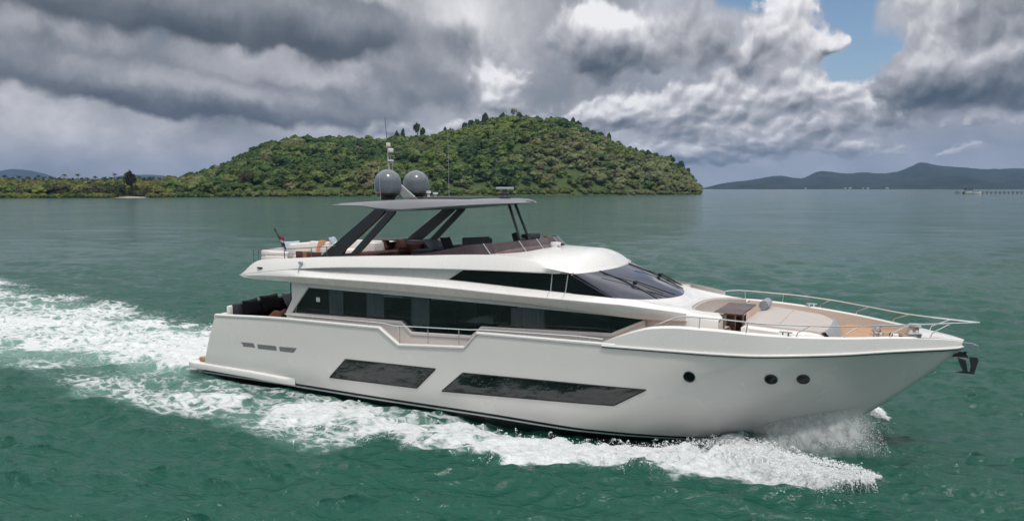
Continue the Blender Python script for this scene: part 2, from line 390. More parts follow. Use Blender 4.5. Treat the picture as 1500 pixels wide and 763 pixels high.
def on_hull(X, z, out=0.004): return (X, -float(hull_b(X, z)) - out, z)
def hull_patch(quad, nu=28, nv=6, out=0.005, r=0.0):
    """four corners (X, z): top aft, top forward, bottom forward, bottom aft"""
    a, b, c, d = [np.array(p) for p in quad]; rows = []
    for j in range(nv + 1):
        v = j / nv; row = []
        for i in range(nu + 1):
            u = i / nu
            if r:   # rounded corners
                e = min(v, 1 - v) * 2; k = r * (1 - min(1.0, e * 3)) ** 2; uu = k + (1 - 2 * k) * u
            else: uu = u
            p = (a * (1 - uu) + b * uu) * (1 - v) + (d * (1 - uu) + c * uu) * v
            row.append(on_hull(p[0], p[1], out))
        rows.append(row)
    return MB().grid(rows)
for quad in ([(7.70, 1.20), (11.33, 1.254), (10.54, .522), (6.92, .472)], [(12.34, 1.232), (18.28, 1.39), (17.31, .803), (11.51, .538)]):
    for sgn in (0, 1):
        g = hull_patch(quad, r=0.012); f = MB()
        edge = [on_hull(*(np.array(p) * (1 - t) + np.array(q) * t), 0.006) for p, q in zip(quad, quad[1:] + quad[:1]) for t in np.linspace(0, 1, 16, endpoint=False)]
        f.tube(edge, 0.018, 6, closed=True)
        if sgn: g.v = [(x, -y, z) for x, y, z in g.v]; f.v = [(x, -y, z) for x, y, z in f.v]
        w = part(g, 'hull_window', glass_hull, hull); part(f, 'window_frame', darkrub, hull)
for quad in ([(2.714, 1.349), (3.468, 1.37), (3.534, 1.21), (2.764, 1.186)], [(3.654, 1.349), (4.56, 1.373), (4.606, 1.208), (3.667, 1.185)], [(4.723, 1.363), (5.559, 1.388), (5.379, 1.207), (4.736, 1.201)]):
    for sgn in (0, 1):
        g = hull_patch(quad, 8, 3)
        if sgn: g.v = [(x, -y, z) for x, y, z in g.v]
        part(g, 'air_vent', ventgrey, hull)
for X, z in ((19.49, 1.898), (21.534, 1.925), (22.294, 1.918)):
    for sgn in (0, 1):
        g = MB(); rim = MB(); R = 0.142
        ring = lambda k: [on_hull(X + R * k * math.cos(a), z + R * k * math.sin(a), 0.007) for a in np.linspace(0, 2 * math.pi, 28, endpoint=False)]
        g.grid([ring(1), ring(.6), ring(.2)], closed=True); g.poly(ring(.2)); rim.tube(ring(1.04), 0.016, 6, closed=True)
        if sgn: g.v = [(x, -y, z) for x, y, z in g.v]; rim.v = [(x, -y, z) for x, y, z in rim.v]
        part(g, 'porthole', glass_dark, hull); part(rim, 'porthole_rim', carbon, hull)
part(MB().lathe([(0.0, .02), (.03, .02), (.035, 0), (.0, 0)], (23.1, -float(hull_b(23.1, .6)) - .01, .6), 12), 'bow_thruster_vent', greymetal, hull)

# rub rail: bright half round above a black line, from the gangway to the stem
xr = np.concatenate([np.linspace(17.0, 25, 60), np.linspace(25.05, 26.09, 20)])
rail = [(x, -float(hull_b(x, knuckle_z(x) - .03)) - .03, float(knuckle_z(x)) - .03) for x in xr]; rail[-1] = (26.12, 0, 2.76)
part(MB().tube(rail, 0.034, 8).mirror(), 'rub_rail', gelcoat)
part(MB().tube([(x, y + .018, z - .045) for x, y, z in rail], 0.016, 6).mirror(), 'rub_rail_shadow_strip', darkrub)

# bulwark cap along the side deck, dipping at the gangway
xc = sorted(list(np.linspace(1.5, 17.4, 90)) + [9.18, 9.93, 12.43, 12.89])
def cap_section(x):
    z = float(sheer_z(x)); b = float(hull_b(x, z))
    w = .15; return [(x, -b - .028, z - .03), (x, -b - .03, z + .02), (x, -b + .01, z + .05), (x, -b + w - .03, z + .045), (x, -b + w, z + .02), (x, -b + w, z - .06)]
part(MB().grid([cap_section(x) for x in xc]).mirror(), 'bulwark_cap', gelcoat, smooth=40)
part(MB().grid([[(x, -float(hull_b(x, sheer_z(x))) + .14, float(sheer_z(x)) - .0), (x, -float(hull_b(x, sheer_z(x))) + .16, 1.5)] for x in xc]).mirror(), 'inner_bulwark', cream)
# aft end of the bulwarks
part(MB().box(1.42, 1.62, -2.98, 2.98, 2.05, 2.27, .04), 'transom_coaming', gelcoat)

# foredeck bulwark standing above the knuckle
top_z = pchip([16.94, 17.44, 17.94, 18.47, 19.3, 20, 21.08, 22.2, 23.3, 24.4, 25.3, 25.8, 26.1], [2.6, 2.83, 3.03, 3.18, 3.25, 3.25, 3.21, 3.16, 3.12, 3.08, 3.02, 2.97, 2.9])
xb = np.concatenate([np.linspace(16.94, 18.6, 14), np.linspace(18.7, 25, 50), np.linspace(25.05, 26.06, 16)])
def bul_section(x):
    kz, tz = float(knuckle_z(x)), float(top_z(x)); b = float(hull_b(x, kz)); h = tz - kz; t = min(.15, b * .8)
    ins = .05 * min(1, h / .5)
    bk = max(b, .01)
    return [(x, -bk, kz - .02), (x, -bk + ins * .3, kz + h * .45), (x, -bk + ins * .7, kz + h * .93), (x, -bk + ins + .05 * min(1, b), tz), (x, -max(bk - ins - t * .6, 0), tz + .012), (x, -max(bk - ins - t, 0), tz - .03), (x, -max(bk - ins - t - .02, 0), min(2.58, tz - .06))]
part(MB().grid([bul_section(x)[:6] for x in xb]).mirror(), 'bow_bulwark', gelcoat, smooth=24)
part(MB().grid([bul_section(x)[5:] for x in xb]).mirror(), 'bow_bulwark_lining', cream)
# closed white cap over the stem head
cp = np.linspace(25.0, 26.08, 14)
part(MB().grid([[(x, -max(float(hull_b(x, knuckle_z(x))) - .05, 0) * k, float(top_z(x)) + .014 + .03 * (1 - k * k)) for k in np.linspace(-1, 1, 9)] for x in cp]), 'stemhead_cap', gelcoat)

# decks
def deck_row(x, z, inset=.17):
    b = max(float(hull_b(x, max(z, 1.6))) - inset, .02); return [(x, -b, z), (x, -b * .4, z), (x, b * .4, z), (x, b, z)]
part(MB().grid([deck_row(x, 1.52) for x in np.linspace(1.6, 17.2, 40)]), 'main_deck', teak)
part(MB().grid([deck_row(x, float(np.interp(x, [17, 22.4, 23.1, 25.1], [2.58, 2.58, 2.80, 2.86])), .2) for x in np.linspace(17.0, 25.1, 60)]).poly([(17.0, -3.0, 2.58), (17.0, 3.0, 2.58), (17.0, 3.0, 1.5), (17.0, -3.0, 1.5)]), 'foredeck', teak)

# swim platform with wings that run forward along the quarters
yo = lambda x: float(hull_b(max(x, 1.0), .25))
m = MB(); rows = []
for x in np.linspace(-.16, 5.3, 34):
    w = 1 if x < 4.1 else max(0.0, 1 - ((x - 4.1) / 1.2) ** 2)
    yo_ = yo(x) + .12 * w + .004 - (.0 if x > .2 else .10 * ((.2 - x) / .36) ** 2); zt = .335 - .012 * (x + .16) if x < 3.2 else .295 - .03 * (x - 3.2)
    yi = yo(x) - .3
    rows.append([(x, -yi, zt + .012), (x, -yo_ + .10 * w, zt), (x, -yo_ + .02, zt - .035), (x, -yo_, zt - .10), (x, -yo_ + .02 * w, zt - .24), (x, -yi, zt - .27)])
m.grid(rows, closed=True); m.poly(rows[0]); m.mirror()
m.box(-.16, 1.1, -2.6, 2.6, .07, .345, .03)
plat = part(m, 'swim_platform', gelcoat, smooth=40)
part(MB().box(-.05, .75, -2.55, 2.55, .345, .358).box(.35, .75, -2.78, -2.55, .35, .52, .03), 'teak_pad', teak, plat)

# ---- deckhouse sides with the saloon glazing
HY = 2.5
lo = lambda x: float(np.interp(x, [4.7, 4.84, 9.6, 10.01, 12.28, 12.65, 16.99, 18.0], [2.49, 2.51, 2.57, 2.24, 2.31, 2.63, 2.77, 3.25]))
hi = lambda x: float(np.interp(x, [4.84, 5.63, 9.94, 13.98, 16.67, 18.02], [2.51, 3.47, 3.42, 3.35, 3.29, 3.25]))
hx = sorted(list(np.linspace(4.84, 18.02, 70)) + [5.63, 9.6, 10.01, 12.28, 12.65, 16.99])
m = MB()
m.grid([[(x, -HY, 1.52), (x, -HY, lo(x))] for x in hx]); m.grid([[(x, -HY, hi(x)), (x, -HY, 3.72)] for x in hx])
m.grid([[(x, -HY, lo(x)), (x, -HY + .10, lo(x))] for x in hx]); m.grid([[(x, -HY, hi(x)), (x, -HY + .10, hi(x))] for x in hx])
m.poly([(4.72, -HY - .002, 1.52), (4.84, -HY - .002, 1.52), (4.84, -HY - .002, 2.51), (5.63, -HY - .002, 3.47), (5.63, -HY - .002, 3.72), (5.3, -HY - .002, 3.72), (4.55, -HY - .002, 2.51)])
m.mirror()
m.poly([(4.72, -HY, 1.52), (4.72, HY, 1.52), (5.3, HY, 3.7), (5.3, -HY, 3.7)])
house = part(m, 'deckhouse', gelcoat)
sill = MB().grid([[(x, -HY - .035, lo(x) - .10), (x, -HY - .04, lo(x) - .02), (x, -HY - .002, lo(x) + .004)] for x in hx])
ap = [(4.58, 2.42), (4.66, 2.62), (5.38, 3.52), (5.56, 3.60)]
sill.prism([(4.55, -HY - .03, 2.45), (4.80, -HY - .03, 2.45), (5.66, -HY - .03, 3.54), (5.43, -HY - .03, 3.54)], (0, .03, 0)); sill.mirror()
part(sill, 'window_sill', gelcoat, house)
for sgn in (-1, 1):
    g = MB().grid([[(x, sgn * (HY - .03), lo(x) - .02), (x, sgn * (HY - .03), hi(x) + .02)] for x in hx]); g.v = [(x, y, z) for x, y, z in g.v]
    sw = part(g, 'saloon_window', glass_saloon)
    for x0, x1 in ((6.35, 7.0), (8.0, 8.75), (9.85, 10.6), (13.6, 14.75), (17.0, 17.25)):
        c = MB(); n = int((x1 - x0) / .035)
        c.grid([[(x0 + (x1 - x0) * i / n, sgn * (HY - .22 + .03 * math.sin(i * 1.9)), z) for z in (lo(x0) + .03, hi(x1) - .06)] for i in range(n + 1)])
        part(c, 'curtain', curtain, sw)
    for xm in (10.7, 13.2):
        part(MB().box(xm - .02, xm + .02, sgn * (HY - .045), sgn * (HY - .09), lo(xm), hi(xm)), 'mullion', darkrub, sw)
# saloon inside: floor, ceiling, fore and aft bulkheads, pale sofa and a pale prism
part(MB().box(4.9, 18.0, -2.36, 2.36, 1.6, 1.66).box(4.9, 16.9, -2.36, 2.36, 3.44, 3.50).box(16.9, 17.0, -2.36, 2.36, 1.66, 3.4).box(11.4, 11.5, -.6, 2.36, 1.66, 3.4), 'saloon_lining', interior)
for sgn in (-1, 1): part(MB().box(17.0, 17.93, sgn * 2.462, sgn * 2.45, 2.72, 3.30), 'window_blackout', interior)  # dark panels added behind the forward glass so that it reads dark
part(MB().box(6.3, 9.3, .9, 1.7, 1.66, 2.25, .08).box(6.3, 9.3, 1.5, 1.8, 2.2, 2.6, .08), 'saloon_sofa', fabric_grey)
part(MB().prism([(11.75, -1.9, 2.62), (12.75, -1.9, 2.62), (12.75, -1.9, 2.82), (12.3, -1.9, 2.82), (11.95, -1.9, 2.74)], (0, .5, 0)), 'saloon_pale_prism', fabric_white)  # pale boat-shaped prism inside the starboard saloon glass
part(MB().box(5.95, 6.12, -HY + .022, -HY + .018, 2.98, 3.14), 'window_notice', fabric_white)

# ---- upper deck: overhang, coaming, wheelhouse recess and brow
UT = pchip([2.37, 2.6, 2.9, 3.51, 4.88, 6.43, 10.13, 13.16, 14.0, 15.0, 15.8], [3.80, 3.93, 4.12, 4.38, 4.49, 4.6, 4.79, 4.92, 4.88, 4.72, 4.50])
UL = pchip([2.37, 5.28, 7.98, 11.49, 14.16, 15.8], [3.79, 4.15, 4.32, 4.43, 4.47, 4.46])
LU = pchip([2.37, 5.19, 7.9, 10.12, 11.53, 14.11, 15.68, 17.03, 18.2, 19.2], [3.785, 4.13, 4.12, 4.11, 4.08, 3.96, 3.89, 3.84, 3.72, 3.56])
LC = pchip([2.37, 2.68, 6.37, 10.32, 14.26, 17.28, 18.3, 19.2], [3.775, 3.80, 3.91, 3.89, 3.77, 3.69, 3.60, 3.5])
LB = pchip([2.37, 2.68, 5.17, 10.11, 14.11, 16.76, 18.09, 19.2], [3.74, 3.71, 3.67, 3.60, 3.52, 3.37, 3.28, 3.3])
tipw = lambda x: 1 - .10 * max(0.0, (3.4 - x) / 1.0) ** 2
m = MB(); rows = []
for x in np.concatenate([np.linspace(2.37, 5.2, 22), np.linspace(5.4, 12.0, 30), np.linspace(12.3, 15.8, 16)]):
    k = tipw(x); r = min(1.0, max(0.0, (x - 5.2) / 1.6)); r = r * r * (3 - 2 * r)
    edge = 2.66 if x < 14.5 else 2.66 - .16 * ((x - 14.5) / 1.3) ** 2
    ut, ul, lu = float(UT(x)), float(UL(x)), float(LU(x)); ul = min(ul, ut - .004)
    rec = (ul - lu); wall = 2.84 - .22 * r
    rows.append([(x, -(edge - .06) * k, ut), (x, -edge * k, ut - .012), (x, -(edge + (2.84 - edge) * .55) * k, ut - (ut - ul) * .42), (x, -(edge + (2.86 - edge)) * k if x < 14.5 else -(edge + .02 + .18 * (15.8 - x) / 1.3), ul + .02 * r),
                 (x, -((2.86 if x < 14.5 else edge + .02 + .18 * (15.8 - x) / 1.3) - .03 * r) * k, ul - .012 * r), (x, -wall * k, ul - .03 * r), (x, -(wall + .0) * k, lu + .0), (x, -(2.72 + .12 * (1 - r)) * k, lu)])
m.grid(rows)
low = []
for x in np.concatenate([np.linspace(2.37, 5.2, 22), np.linspace(5.4, 17.0, 44), np.linspace(17.2, 19.2, 12)]):
    k = tipw(x); r = min(1.0, max(0.0, (x - 5.2) / 1.6)); r = r * r * (3 - 2 * r); f = max(0.0, (x - 16.6) / 2.6) ** 1.5
    r2_ = min(1.0, max(0.0, (x - 3.4) / 3.0)); r2_ = r2_ * r2_ * (3 - 2 * r2_)
    yl, yc, yb = 2.72 + .12 * (1 - r), 2.88 + .15 * r2_, 2.80 - .02 * r2_
    yl, yc, yb = yl * (1 - f) + 2.50 * f, yc * (1 - f) + 2.53 * f, yb * (1 - f) + 2.52 * f
    lu, lc, lb = float(LU(x)), float(LC(x)), float(LB(x))
    low.append([(x, -yl * k, lu), (x, -(yl + (yc - yl) * .6) * k, lu - (lu - lc) * .5), (x, -yc * k, lc + .012), (x, -yc * k, lc - .012), (x, -(yc + (yb - yc) * .5) * k, lc + (lb - lc) * .55), (x, -yb * k, lb), (x, -(yb - .1) * k, lb - .005), (x, -2.3 * k, lb + .03)])
m.grid(low); m.mirror()
# soffit, aft edge
m.grid([[(x, -2.3 * tipw(x), float(LB(x)) + .03), (x, 0, float(LB(x)) + .05), (x, 2.3 * tipw(x), float(LB(x)) + .03)] for x in np.linspace(2.37, 17.0, 30)])
a = rows[0]; e = [(p[0], p[1], p[2]) for p in a[:1]] + [(low[0][5][0], low[0][5][1], low[0][5][2])]
m.grid([e, [(x, -y, z) for x, y, z in e]])
upper = part(m, 'upper_deck', gelcoat, smooth=30)
part(MB().grid([[(x, y * (2.6 * tipw(x)), float(UT(x)) + .003) for y in (-1, -.5, 0, .5, 1)] for x in np.linspace(2.37, 3.1, 8)] + [[(3.1, y * 2.6, 4.2) for y in (-1, -.5, 0, .5, 1)]]), 'overhang_cap', gelcoat)
# bathing-deck floor of the flybridge and its inner lining
fl = lambda x: min(4.28, float(UT(x)) - .03)
part(MB().grid([[(x, -2.6 * tipw(x), fl(x)), (x, 0, fl(x)), (x, 2.6 * tipw(x), fl(x))] for x in np.linspace(3.1, 13.9, 30)]), 'flybridge_floor', teak)
part(MB().grid([[(x, -2.595 * tipw(x), float(UT(x)) + .001), (x, -2.50 * tipw(x), float(UT(x)) + .001), (x, -2.46 * tipw(x), fl(x) - .01)] for x in np.linspace(3.1, 13.2, 40)]).mirror(), 'coaming_lining', gelcoat)
part(MB().box(5.55, 5.68, -2.80, -2.92, 4.34, 4.43, .02).tube([(5.6, -2.86, 4.36), (5.57, -2.95, 4.05)], .015, 6), 'boarding_light', greymetal)
part(MB().box(3.55, 3.78, -2.80, -2.875, 4.10, 4.14, .01), 'courtesy_light', darkrub)

# wheelhouse side glazing in the recess
for sgn in (-1, 1):
    y = sgn * 2.635
    g = MB(); pts = [(12.12, 4.425), (15.72, 4.45), (16.96, 3.85), (15.6, 3.885), (14.1, 3.955), (11.53, 4.075)]
    g.prism([(x, y, z) for x, z in pts], (0, -sgn * .02, 0))
    ww = part(g, 'wheelhouse_window', glass_dark)
    for xa, za, xb_, zb in ((15.17, 4.44, 15.12, 3.92), (15.68, 4.44, 15.6, 3.90)):
        part(MB().tube([(xa, y + sgn * .012, za), (xb_, y + sgn * .012, zb)], .017, 6), 'window_bar', greymetal, ww)
# the join lines of the wheelhouse door in the brow
for xa, xb_ in ((15.12, 15.2), (15.62, 15.75)):
    for sgn in (-1, 1): part(MB().tube([(xa, sgn * 2.735, float(LU(xa)) - .0), (xa + .03, sgn * 2.95, float(LU(xa)) - .09), (xa + .05, sgn * 3.035, float(LC(xa))), (xb_, sgn * 2.80, float(LB(xb_)) + .02)], .006, 5), 'door_seam', ventgrey)

def brow(xc, lx, w, z0, z1, e, n=49):
    ph = np.linspace(-math.pi / 2, math.pi / 2, n)
    return [(xc + lx * abs(math.cos(p)) ** e, w * math.copysign(abs(math.sin(p)) ** e, math.sin(p)), z0 + (z1 - z0) * math.cos(p)) for p in ph]
wt = brow(15.8, .5, 2.5, 4.46, 4.45, 1.2); wb = brow(17.0, 1.4, 2.5, 3.84, 3.67, 1.2)
m = MB(); rws = []
for v in np.linspace(0, 1, 7):
    rws.append([tuple(np.array(a) * (1 - v) + np.array(b) * v + np.array([.05, 0, .05]) * (4 * v * (1 - v)) * abs(math.cos(i / 48 * math.pi - math.pi / 2))) for i, (a, b) in enumerate(zip(wt, wb))])
m.grid(rws)
m.poly([(15.72, -2.51, 4.455), (16.99, -2.51, 3.84), (16.96, -2.635, 3.85), (15.72, -2.635, 4.45)]); m.poly([(15.72, 2.51, 4.455), (16.99, 2.51, 3.84), (16.96, 2.635, 3.85), (15.72, 2.635, 4.45)])
ws = part(m, 'windscreen', glass_blue, smooth=60)
for i in (14, 34):
    part(MB().tube([tuple(np.add(r[i], (.012, 0, .012))) for r in rws], .018, 5), 'windscreen_pillar', carbon, ws)
def on_ws(i, v):
    k = v * 6; a = int(min(5, math.floor(k))); t = k - a; f = int(math.floor(i)); s = i - f
    g = lambda r: np.array(rws[r][f]) * (1 - s) + np.array(rws[r][min(48, f + 1)]) * s
    return g(a) * (1 - t) + g(a + 1) * t + np.array([.05, 0, .06])
for i0, i1, i2 in ((19.5, 14.5, 11.0), (35, 33, 30)):
    w = MB().tube([tuple(on_ws(i0, .98)), tuple(on_ws(i1, .55) + np.array([.03, 0, .05]))], .02, 6).tube([tuple(on_ws(i2 + (i0 - i2) * .65, .92)), tuple(on_ws(i1, .5)), tuple(on_ws(i2, .16))], .014, 5).box(*sum([[c - .06, c + .06] for c in on_ws(i1, .54)], []), .03)
    part(w, 'wiper', darkrub, ws)

# coachroof over the wheelhouse
E = [(x, -(2.60 if x < 14.5 else 2.60 - .16 * ((x - 14.5) / 1.3) ** 2), float(UT(x)) - .0) for x in np.linspace(13.0, 15.7, 16)]
bnd = E + [(x - .02, y * .985, z + .02) for x, y, z in wt[1:25]]
sp = [(13.0 + 2.3 * min(1, i / 18), 0, 5.0 + .05 * math.sin(min(1, i / 18) * 2.2)) for i in range(len(bnd))]
rws2 = []
for b, s_ in zip(bnd, sp):
    row = []
    for w in np.linspace(0, 1, 12):
        f = 1 - (1 - w) ** 2.3; row.append((b[0] + (s_[0] - b[0]) * w, b[1] * (1 - w), b[2] + (s_[2] - b[2]) * f))
    rws2.append(row)
m = MB().grid(rws2).mirror()
m.grid([[wt[i], bnd[min(len(bnd) - 1, 15 + i)]] for i in range(1, 25)])
roof = part(m, 'coachroof', gelcoat, smooth=50)
part(MB().tube([tuple(np.add(p, (.0, 0, .0))) for p in wt], .022, 6), 'roof_lip', gelcoat, roof)
sl_ = MB().box(13.98, 14.22, -.14, .14, 5.02, 5.20, .03).box(14.2, 14.34, -.11, .11, 5.07, 5.19, .03)
part(sl_, 'searchlight', gelcoat, roof); part(MB().box(14.335, 14.36, -.10, .10, 5.08, 5.18, .01), 'lens', darkrub, roof)

# foredeck house: slopes from the windscreen base to the lounge, vertical sides
def lounge(t):
    """inner edge of the U-shaped seat, -1 starboard arm end .. 1 port arm end"""
    s = abs(t); P_ = [(20.05, 2.28), (20.05, 1.72), (19.45, 1.66), (19.08, 1.35), (18.92, .8), (18.88, 0)]; d = [0, .2, .42, .6, .78, 1.0]
    k = 1 - s; x = float(np.interp(k, d, [p[0] for p in P_])); y = float(np.interp(k, d, [p[1] for p in P_])); return x, math.copysign(y, t)
ts = np.linspace(-1, 1, 49); rws3 = []
for i, t in enumerate(ts):
    a = np.array(wb[i]); lx, ly = lounge(t); b = np.array([lx, ly, 3.47 - .12 * (abs(t) > .78)])
    row = []
    for v in np.linspace(0, 1, 8):
        p = a * (1 - v) + b * v; p[2] += -.07 * math.sin(v * math.pi) * (1 - abs(t) * .4); row.append(tuple(p))
    row.append((b[0], b[1], b[2] - .02)); rws3.append(row)
m = MB().grid(rws3)
side = rws3[0][:8]
m.grid([side, [(p[0], min(-2.30, p[1] + .06) if p[0] < 18.1 else p[1] - .04, p[2] - .05) for k, p in enumerate(side)], [(p[0], -2.40 + (p[0] - 17) * .03, 2.58) for p in side]])
side = rws3[-1][:8]
m.grid([side, [(p[0], p[1] + .04, p[2] - .05) for p in side], [(p[0], 2.53 - (p[0] - 17) * .06, 2.58) for p in side]])
m.poly([(20.05, -2.32, 3.28), (20.05, -1.72, 3.33), (20.05, -1.72, 2.58), (20.05, -2.35, 2.58)]); m.poly([(20.05, 2.32, 3.28), (20.05, 1.72, 3.33), (20.05, 1.72, 2.58), (20.05, 2.35, 2.58)])
part(m, 'foredeck_house', gelcoat, smooth=45)
back = [(lambda l: (l[0] - .0, l[1]))(lounge(t)) for t in np.linspace(-.8, .8, 41)]
m = MB(); r_ = []
for (x, y) in back:
    n_ = np.array([20.2 - x, -y * .9]); n_ = n_ / np.linalg.norm(n_)
    r_.append([(x, y, 3.44), (x + n_[0] * .03, y + n_[1] * .03, 3.46), (x + n_[0] * .10, y + n_[1] * .10, 3.43), (x + n_[0] * .17, y + n_[1] * .17, 3.02), (x + n_[0] * .22, y + n_[1] * .22, 2.99)])
m.grid(r_); sofa = part(m, 'lounge_sofa', fabric_tan, smooth=50)
m = MB(); r_ = []
for (x, y) in back:
    n_ = np.array([20.2 - x, -y * .9]); n_ = n_ / np.linalg.norm(n_); q = lambda d, z: (x + n_[0] * d, y + n_[1] * d, z)
    r_.append([q(.1, 3.0), q(.66, 3.0), q(.70, 2.97), q(.70, 2.88), q(.66, 2.86), q(.66, 2.58)])
m.grid(r_); part(m, 'seat', fabric_pale, sofa, smooth=40)
# table
tb = part(MB().box(19.62, 20.46, -1.14, 1.14, 3.335, 3.385, .012), 'foredeck_table', wood_dark)
for y in (-.62, .62):
    part(MB().box(19.98, 20.16, y - .16, y + .16, 2.58, 3.335, .02), 'pedestal', wood_dark, tb)
    part(MB().box(19.70, 19.95, y - .14, y + .14, 2.62, 3.30, .02), 'pedestal_box', cream, tb)
part(MB().box(19.6, 20.4, -.9, .9, 2.581, 2.66, .01), 'plinth', wood_brown, tb)
# sunpad in its white shell
def pad_half(x): return float(np.interp(x, [20.62, 20.75, 21.6, 22.3, 22.6, 22.75], [1.6, 1.72, 1.70, 1.55, 1.3, .95]))
def pad_z(x): return float(np.interp(x, [20.62, 20.9, 21.6, 22.4, 22.75], [3.24, 3.30, 3.24, 3.17, 3.08]))
px_ = np.linspace(20.62, 22.75, 26)
m = MB().grid([[(x, y * pad_half(x), pad_z(x) - .05 * max(0, abs(y) - .85) / .15) for y in np.linspace(-1, 1, 15)] + [] for x in px_])
m.grid([[(x, -pad_half(x), pad_z(x) - .05), (x, -pad_half(x) - .02, pad_z(x) - .15)] for x in px_]); m.grid([[(x, pad_half(x), pad_z(x) - .05), (x, pad_half(x) + .02, pad_z(x) - .15)] for x in px_])
m.grid([[(20.62, y * 1.6, 3.24 - .05 * max(0, abs(y) - .85) / .15), (20.58, y * 1.6, 2.9)] for y in np.linspace(-1, 1, 9)]); m.grid([[(22.75, y * .95, 3.08 - .05 * max(0, abs(y) - .85) / .15), (22.8, y * .95, 2.9)] for y in np.linspace(-1, 1, 9)])
pad = part(m, 'sunpad', fabric_pale, smooth=50)
part(MB().tube([(21.55, y, pad_z(21.55) + .0) for y in np.linspace(-1.6, 1.6, 9)], .012, 5), 'seam', fabric_tan, pad)
sh = MB(); r_ = []
for x in np.linspace(20.58, 22.95, 28):
    h = float(np.interp(x, [20.58, 20.7, 22.3, 22.7, 22.95], [3.13, 3.20, 3.10, 2.98, 2.62])); w = pad_half(min(x, 22.75))
    r_.append([(x, -w + .02, h - .04), (x, -w - .03, h), (x, -w - .2, h - .01), (x, -w - .26, h - .06), (x, -w - .30, 2.58)])
sh.grid(r_).mirror(); sh.poly([(20.58, -1.9, 3.13), (20.58, 1.9, 3.13), (20.58, 1.9, 2.58), (20.58, -1.9, 2.58)])
part(sh, 'sunpad_shell', gelcoat, smooth=45)
fc = MB(); r_ = []
for a in np.linspace(-1, 1, 19):
    x = 22.82 - .12 * a * a; y = a * 1.35
    r_.append([(x - .08, y, 3.08 - .02 * a * a), (x + .02, y, 3.12 - .03 * a * a), (x + .16, y * 1.02, 2.94), (x + .24, y * 1.04, 2.59)])
fc.grid(r_); part(fc, 'bow_seat_back', fabric_grey, smooth=50)

# ground tackle on the foredeck
for y in (-.42, .42):
    wl = part(MB().lathe([(.0, .0), (.17, .0), (.17, .05), (.09, .09), (.085, .2), (.13, .25), (.13, .29), (.0, .30)], (23.95, y, 2.82), 18), 'windlass', steel)
    part(MB().tube([(24.05, y, 2.90), (24.6, y * .7, 2.89), (25.2, y * .3, 2.94)], .022, 6), 'chain', greymetal, wl)
part(MB().box(23.5, 23.8, -.95, -.7, 2.82, 2.92, .03), 'deck_locker', gelcoat); part(MB().box(24.35, 24.5, -.1, .15, 2.82, 2.96, .03), 'deck_locker', gelcoat)
part(MB().box(24.25, 24.6, .3, .42, 2.82, 2.93, .03), 'hatch_block', wood_brown)
for sgn in (-1, 1):
    for x in (24.9, 21.9):
        y = sgn * (float(hull_b(x, knuckle_z(x))) - .14); z = float(top_z(x)) + .012
        part(MB().box(x - .17, x + .17, y - .035, y + .035, z + .06, z + .10, .02).box(x - .09, x - .05, y - .03, y + .03, z - .02, z + .07).box(x + .05, x + .09, y - .03, y + .03, z - .02, z + .07), 'cleat', steel)
part(MB().box(24.72, 25.06, -.86, -.62, 3.06, 3.14, .03).tube([(24.8, -.86, 3.10), (24.8, -.62, 3.16)], .05, 8).tube([(24.95, -.84, 3.10), (24.95, -.62, 3.16)], .05, 8), 'fairlead', greymetal)
part(MB().box(24.72, 25.06, .62, .86, 3.06, 3.14, .03).tube([(24.8, .62, 3.16), (24.8, .86, 3.10)], .05, 8), 'fairlead', greymetal)
part(MB().prism([(25.75, -.07, 2.88), (26.3, -.07, 2.86), (26.42, -.07, 2.80), (26.36, -.07, 2.70), (26.05, -.07, 2.62), (25.8, -.07, 2.70)], (0, .14, 0)).tube([(26.34, -.1, 2.78), (26.34, .1, 2.78)], .06, 10), 'bow_roller', steel)
anc = part(MB().prism([(25.80, -.03, 2.50), (26.00, -.03, 2.62), (26.12, -.03, 2.60), (26.20, -.03, 2.50), (26.2, -.03, 2.46), (25.84, -.03, 2.46)], (0, .06, 0)).prism([(26.06, -.03, 2.58), (26.12, -.03, 2.70), (26.17, -.03, 2.68), (26.14, -.03, 2.56)], (0, .06, 0)), 'anchor', carbon)
part(MB().prism([(25.95, -.06, 2.46), (26.14, -.10, 2.40), (26.20, -.10, 2.12), (26.12, -.10, 2.05), (26.0, -.06, 2.28)], (0, .05, 0)).prism([(26.22, -.05, 2.50), (26.40, -.05, 2.50), (26.44, -.05, 2.42), (26.36, -.05, 2.07), (26.24, -.05, 2.04), (26.26, -.05, 2.25)], (0, .06, 0)).prism([(25.9, -.08, 2.05), (26.36, -.08, 2.04), (26.34, -.08, 2.10), (26.1, -.08, 2.12)], (0, .16, 0)), 'fluke', carbon, anc)
part(MB().prism([(25.86, -.045, 2.45), (26.16, -.045, 2.45), (26.2, -.045, 2.41), (25.95, -.045, 2.38)], (0, .09, 0)), 'shank', steel, anc)

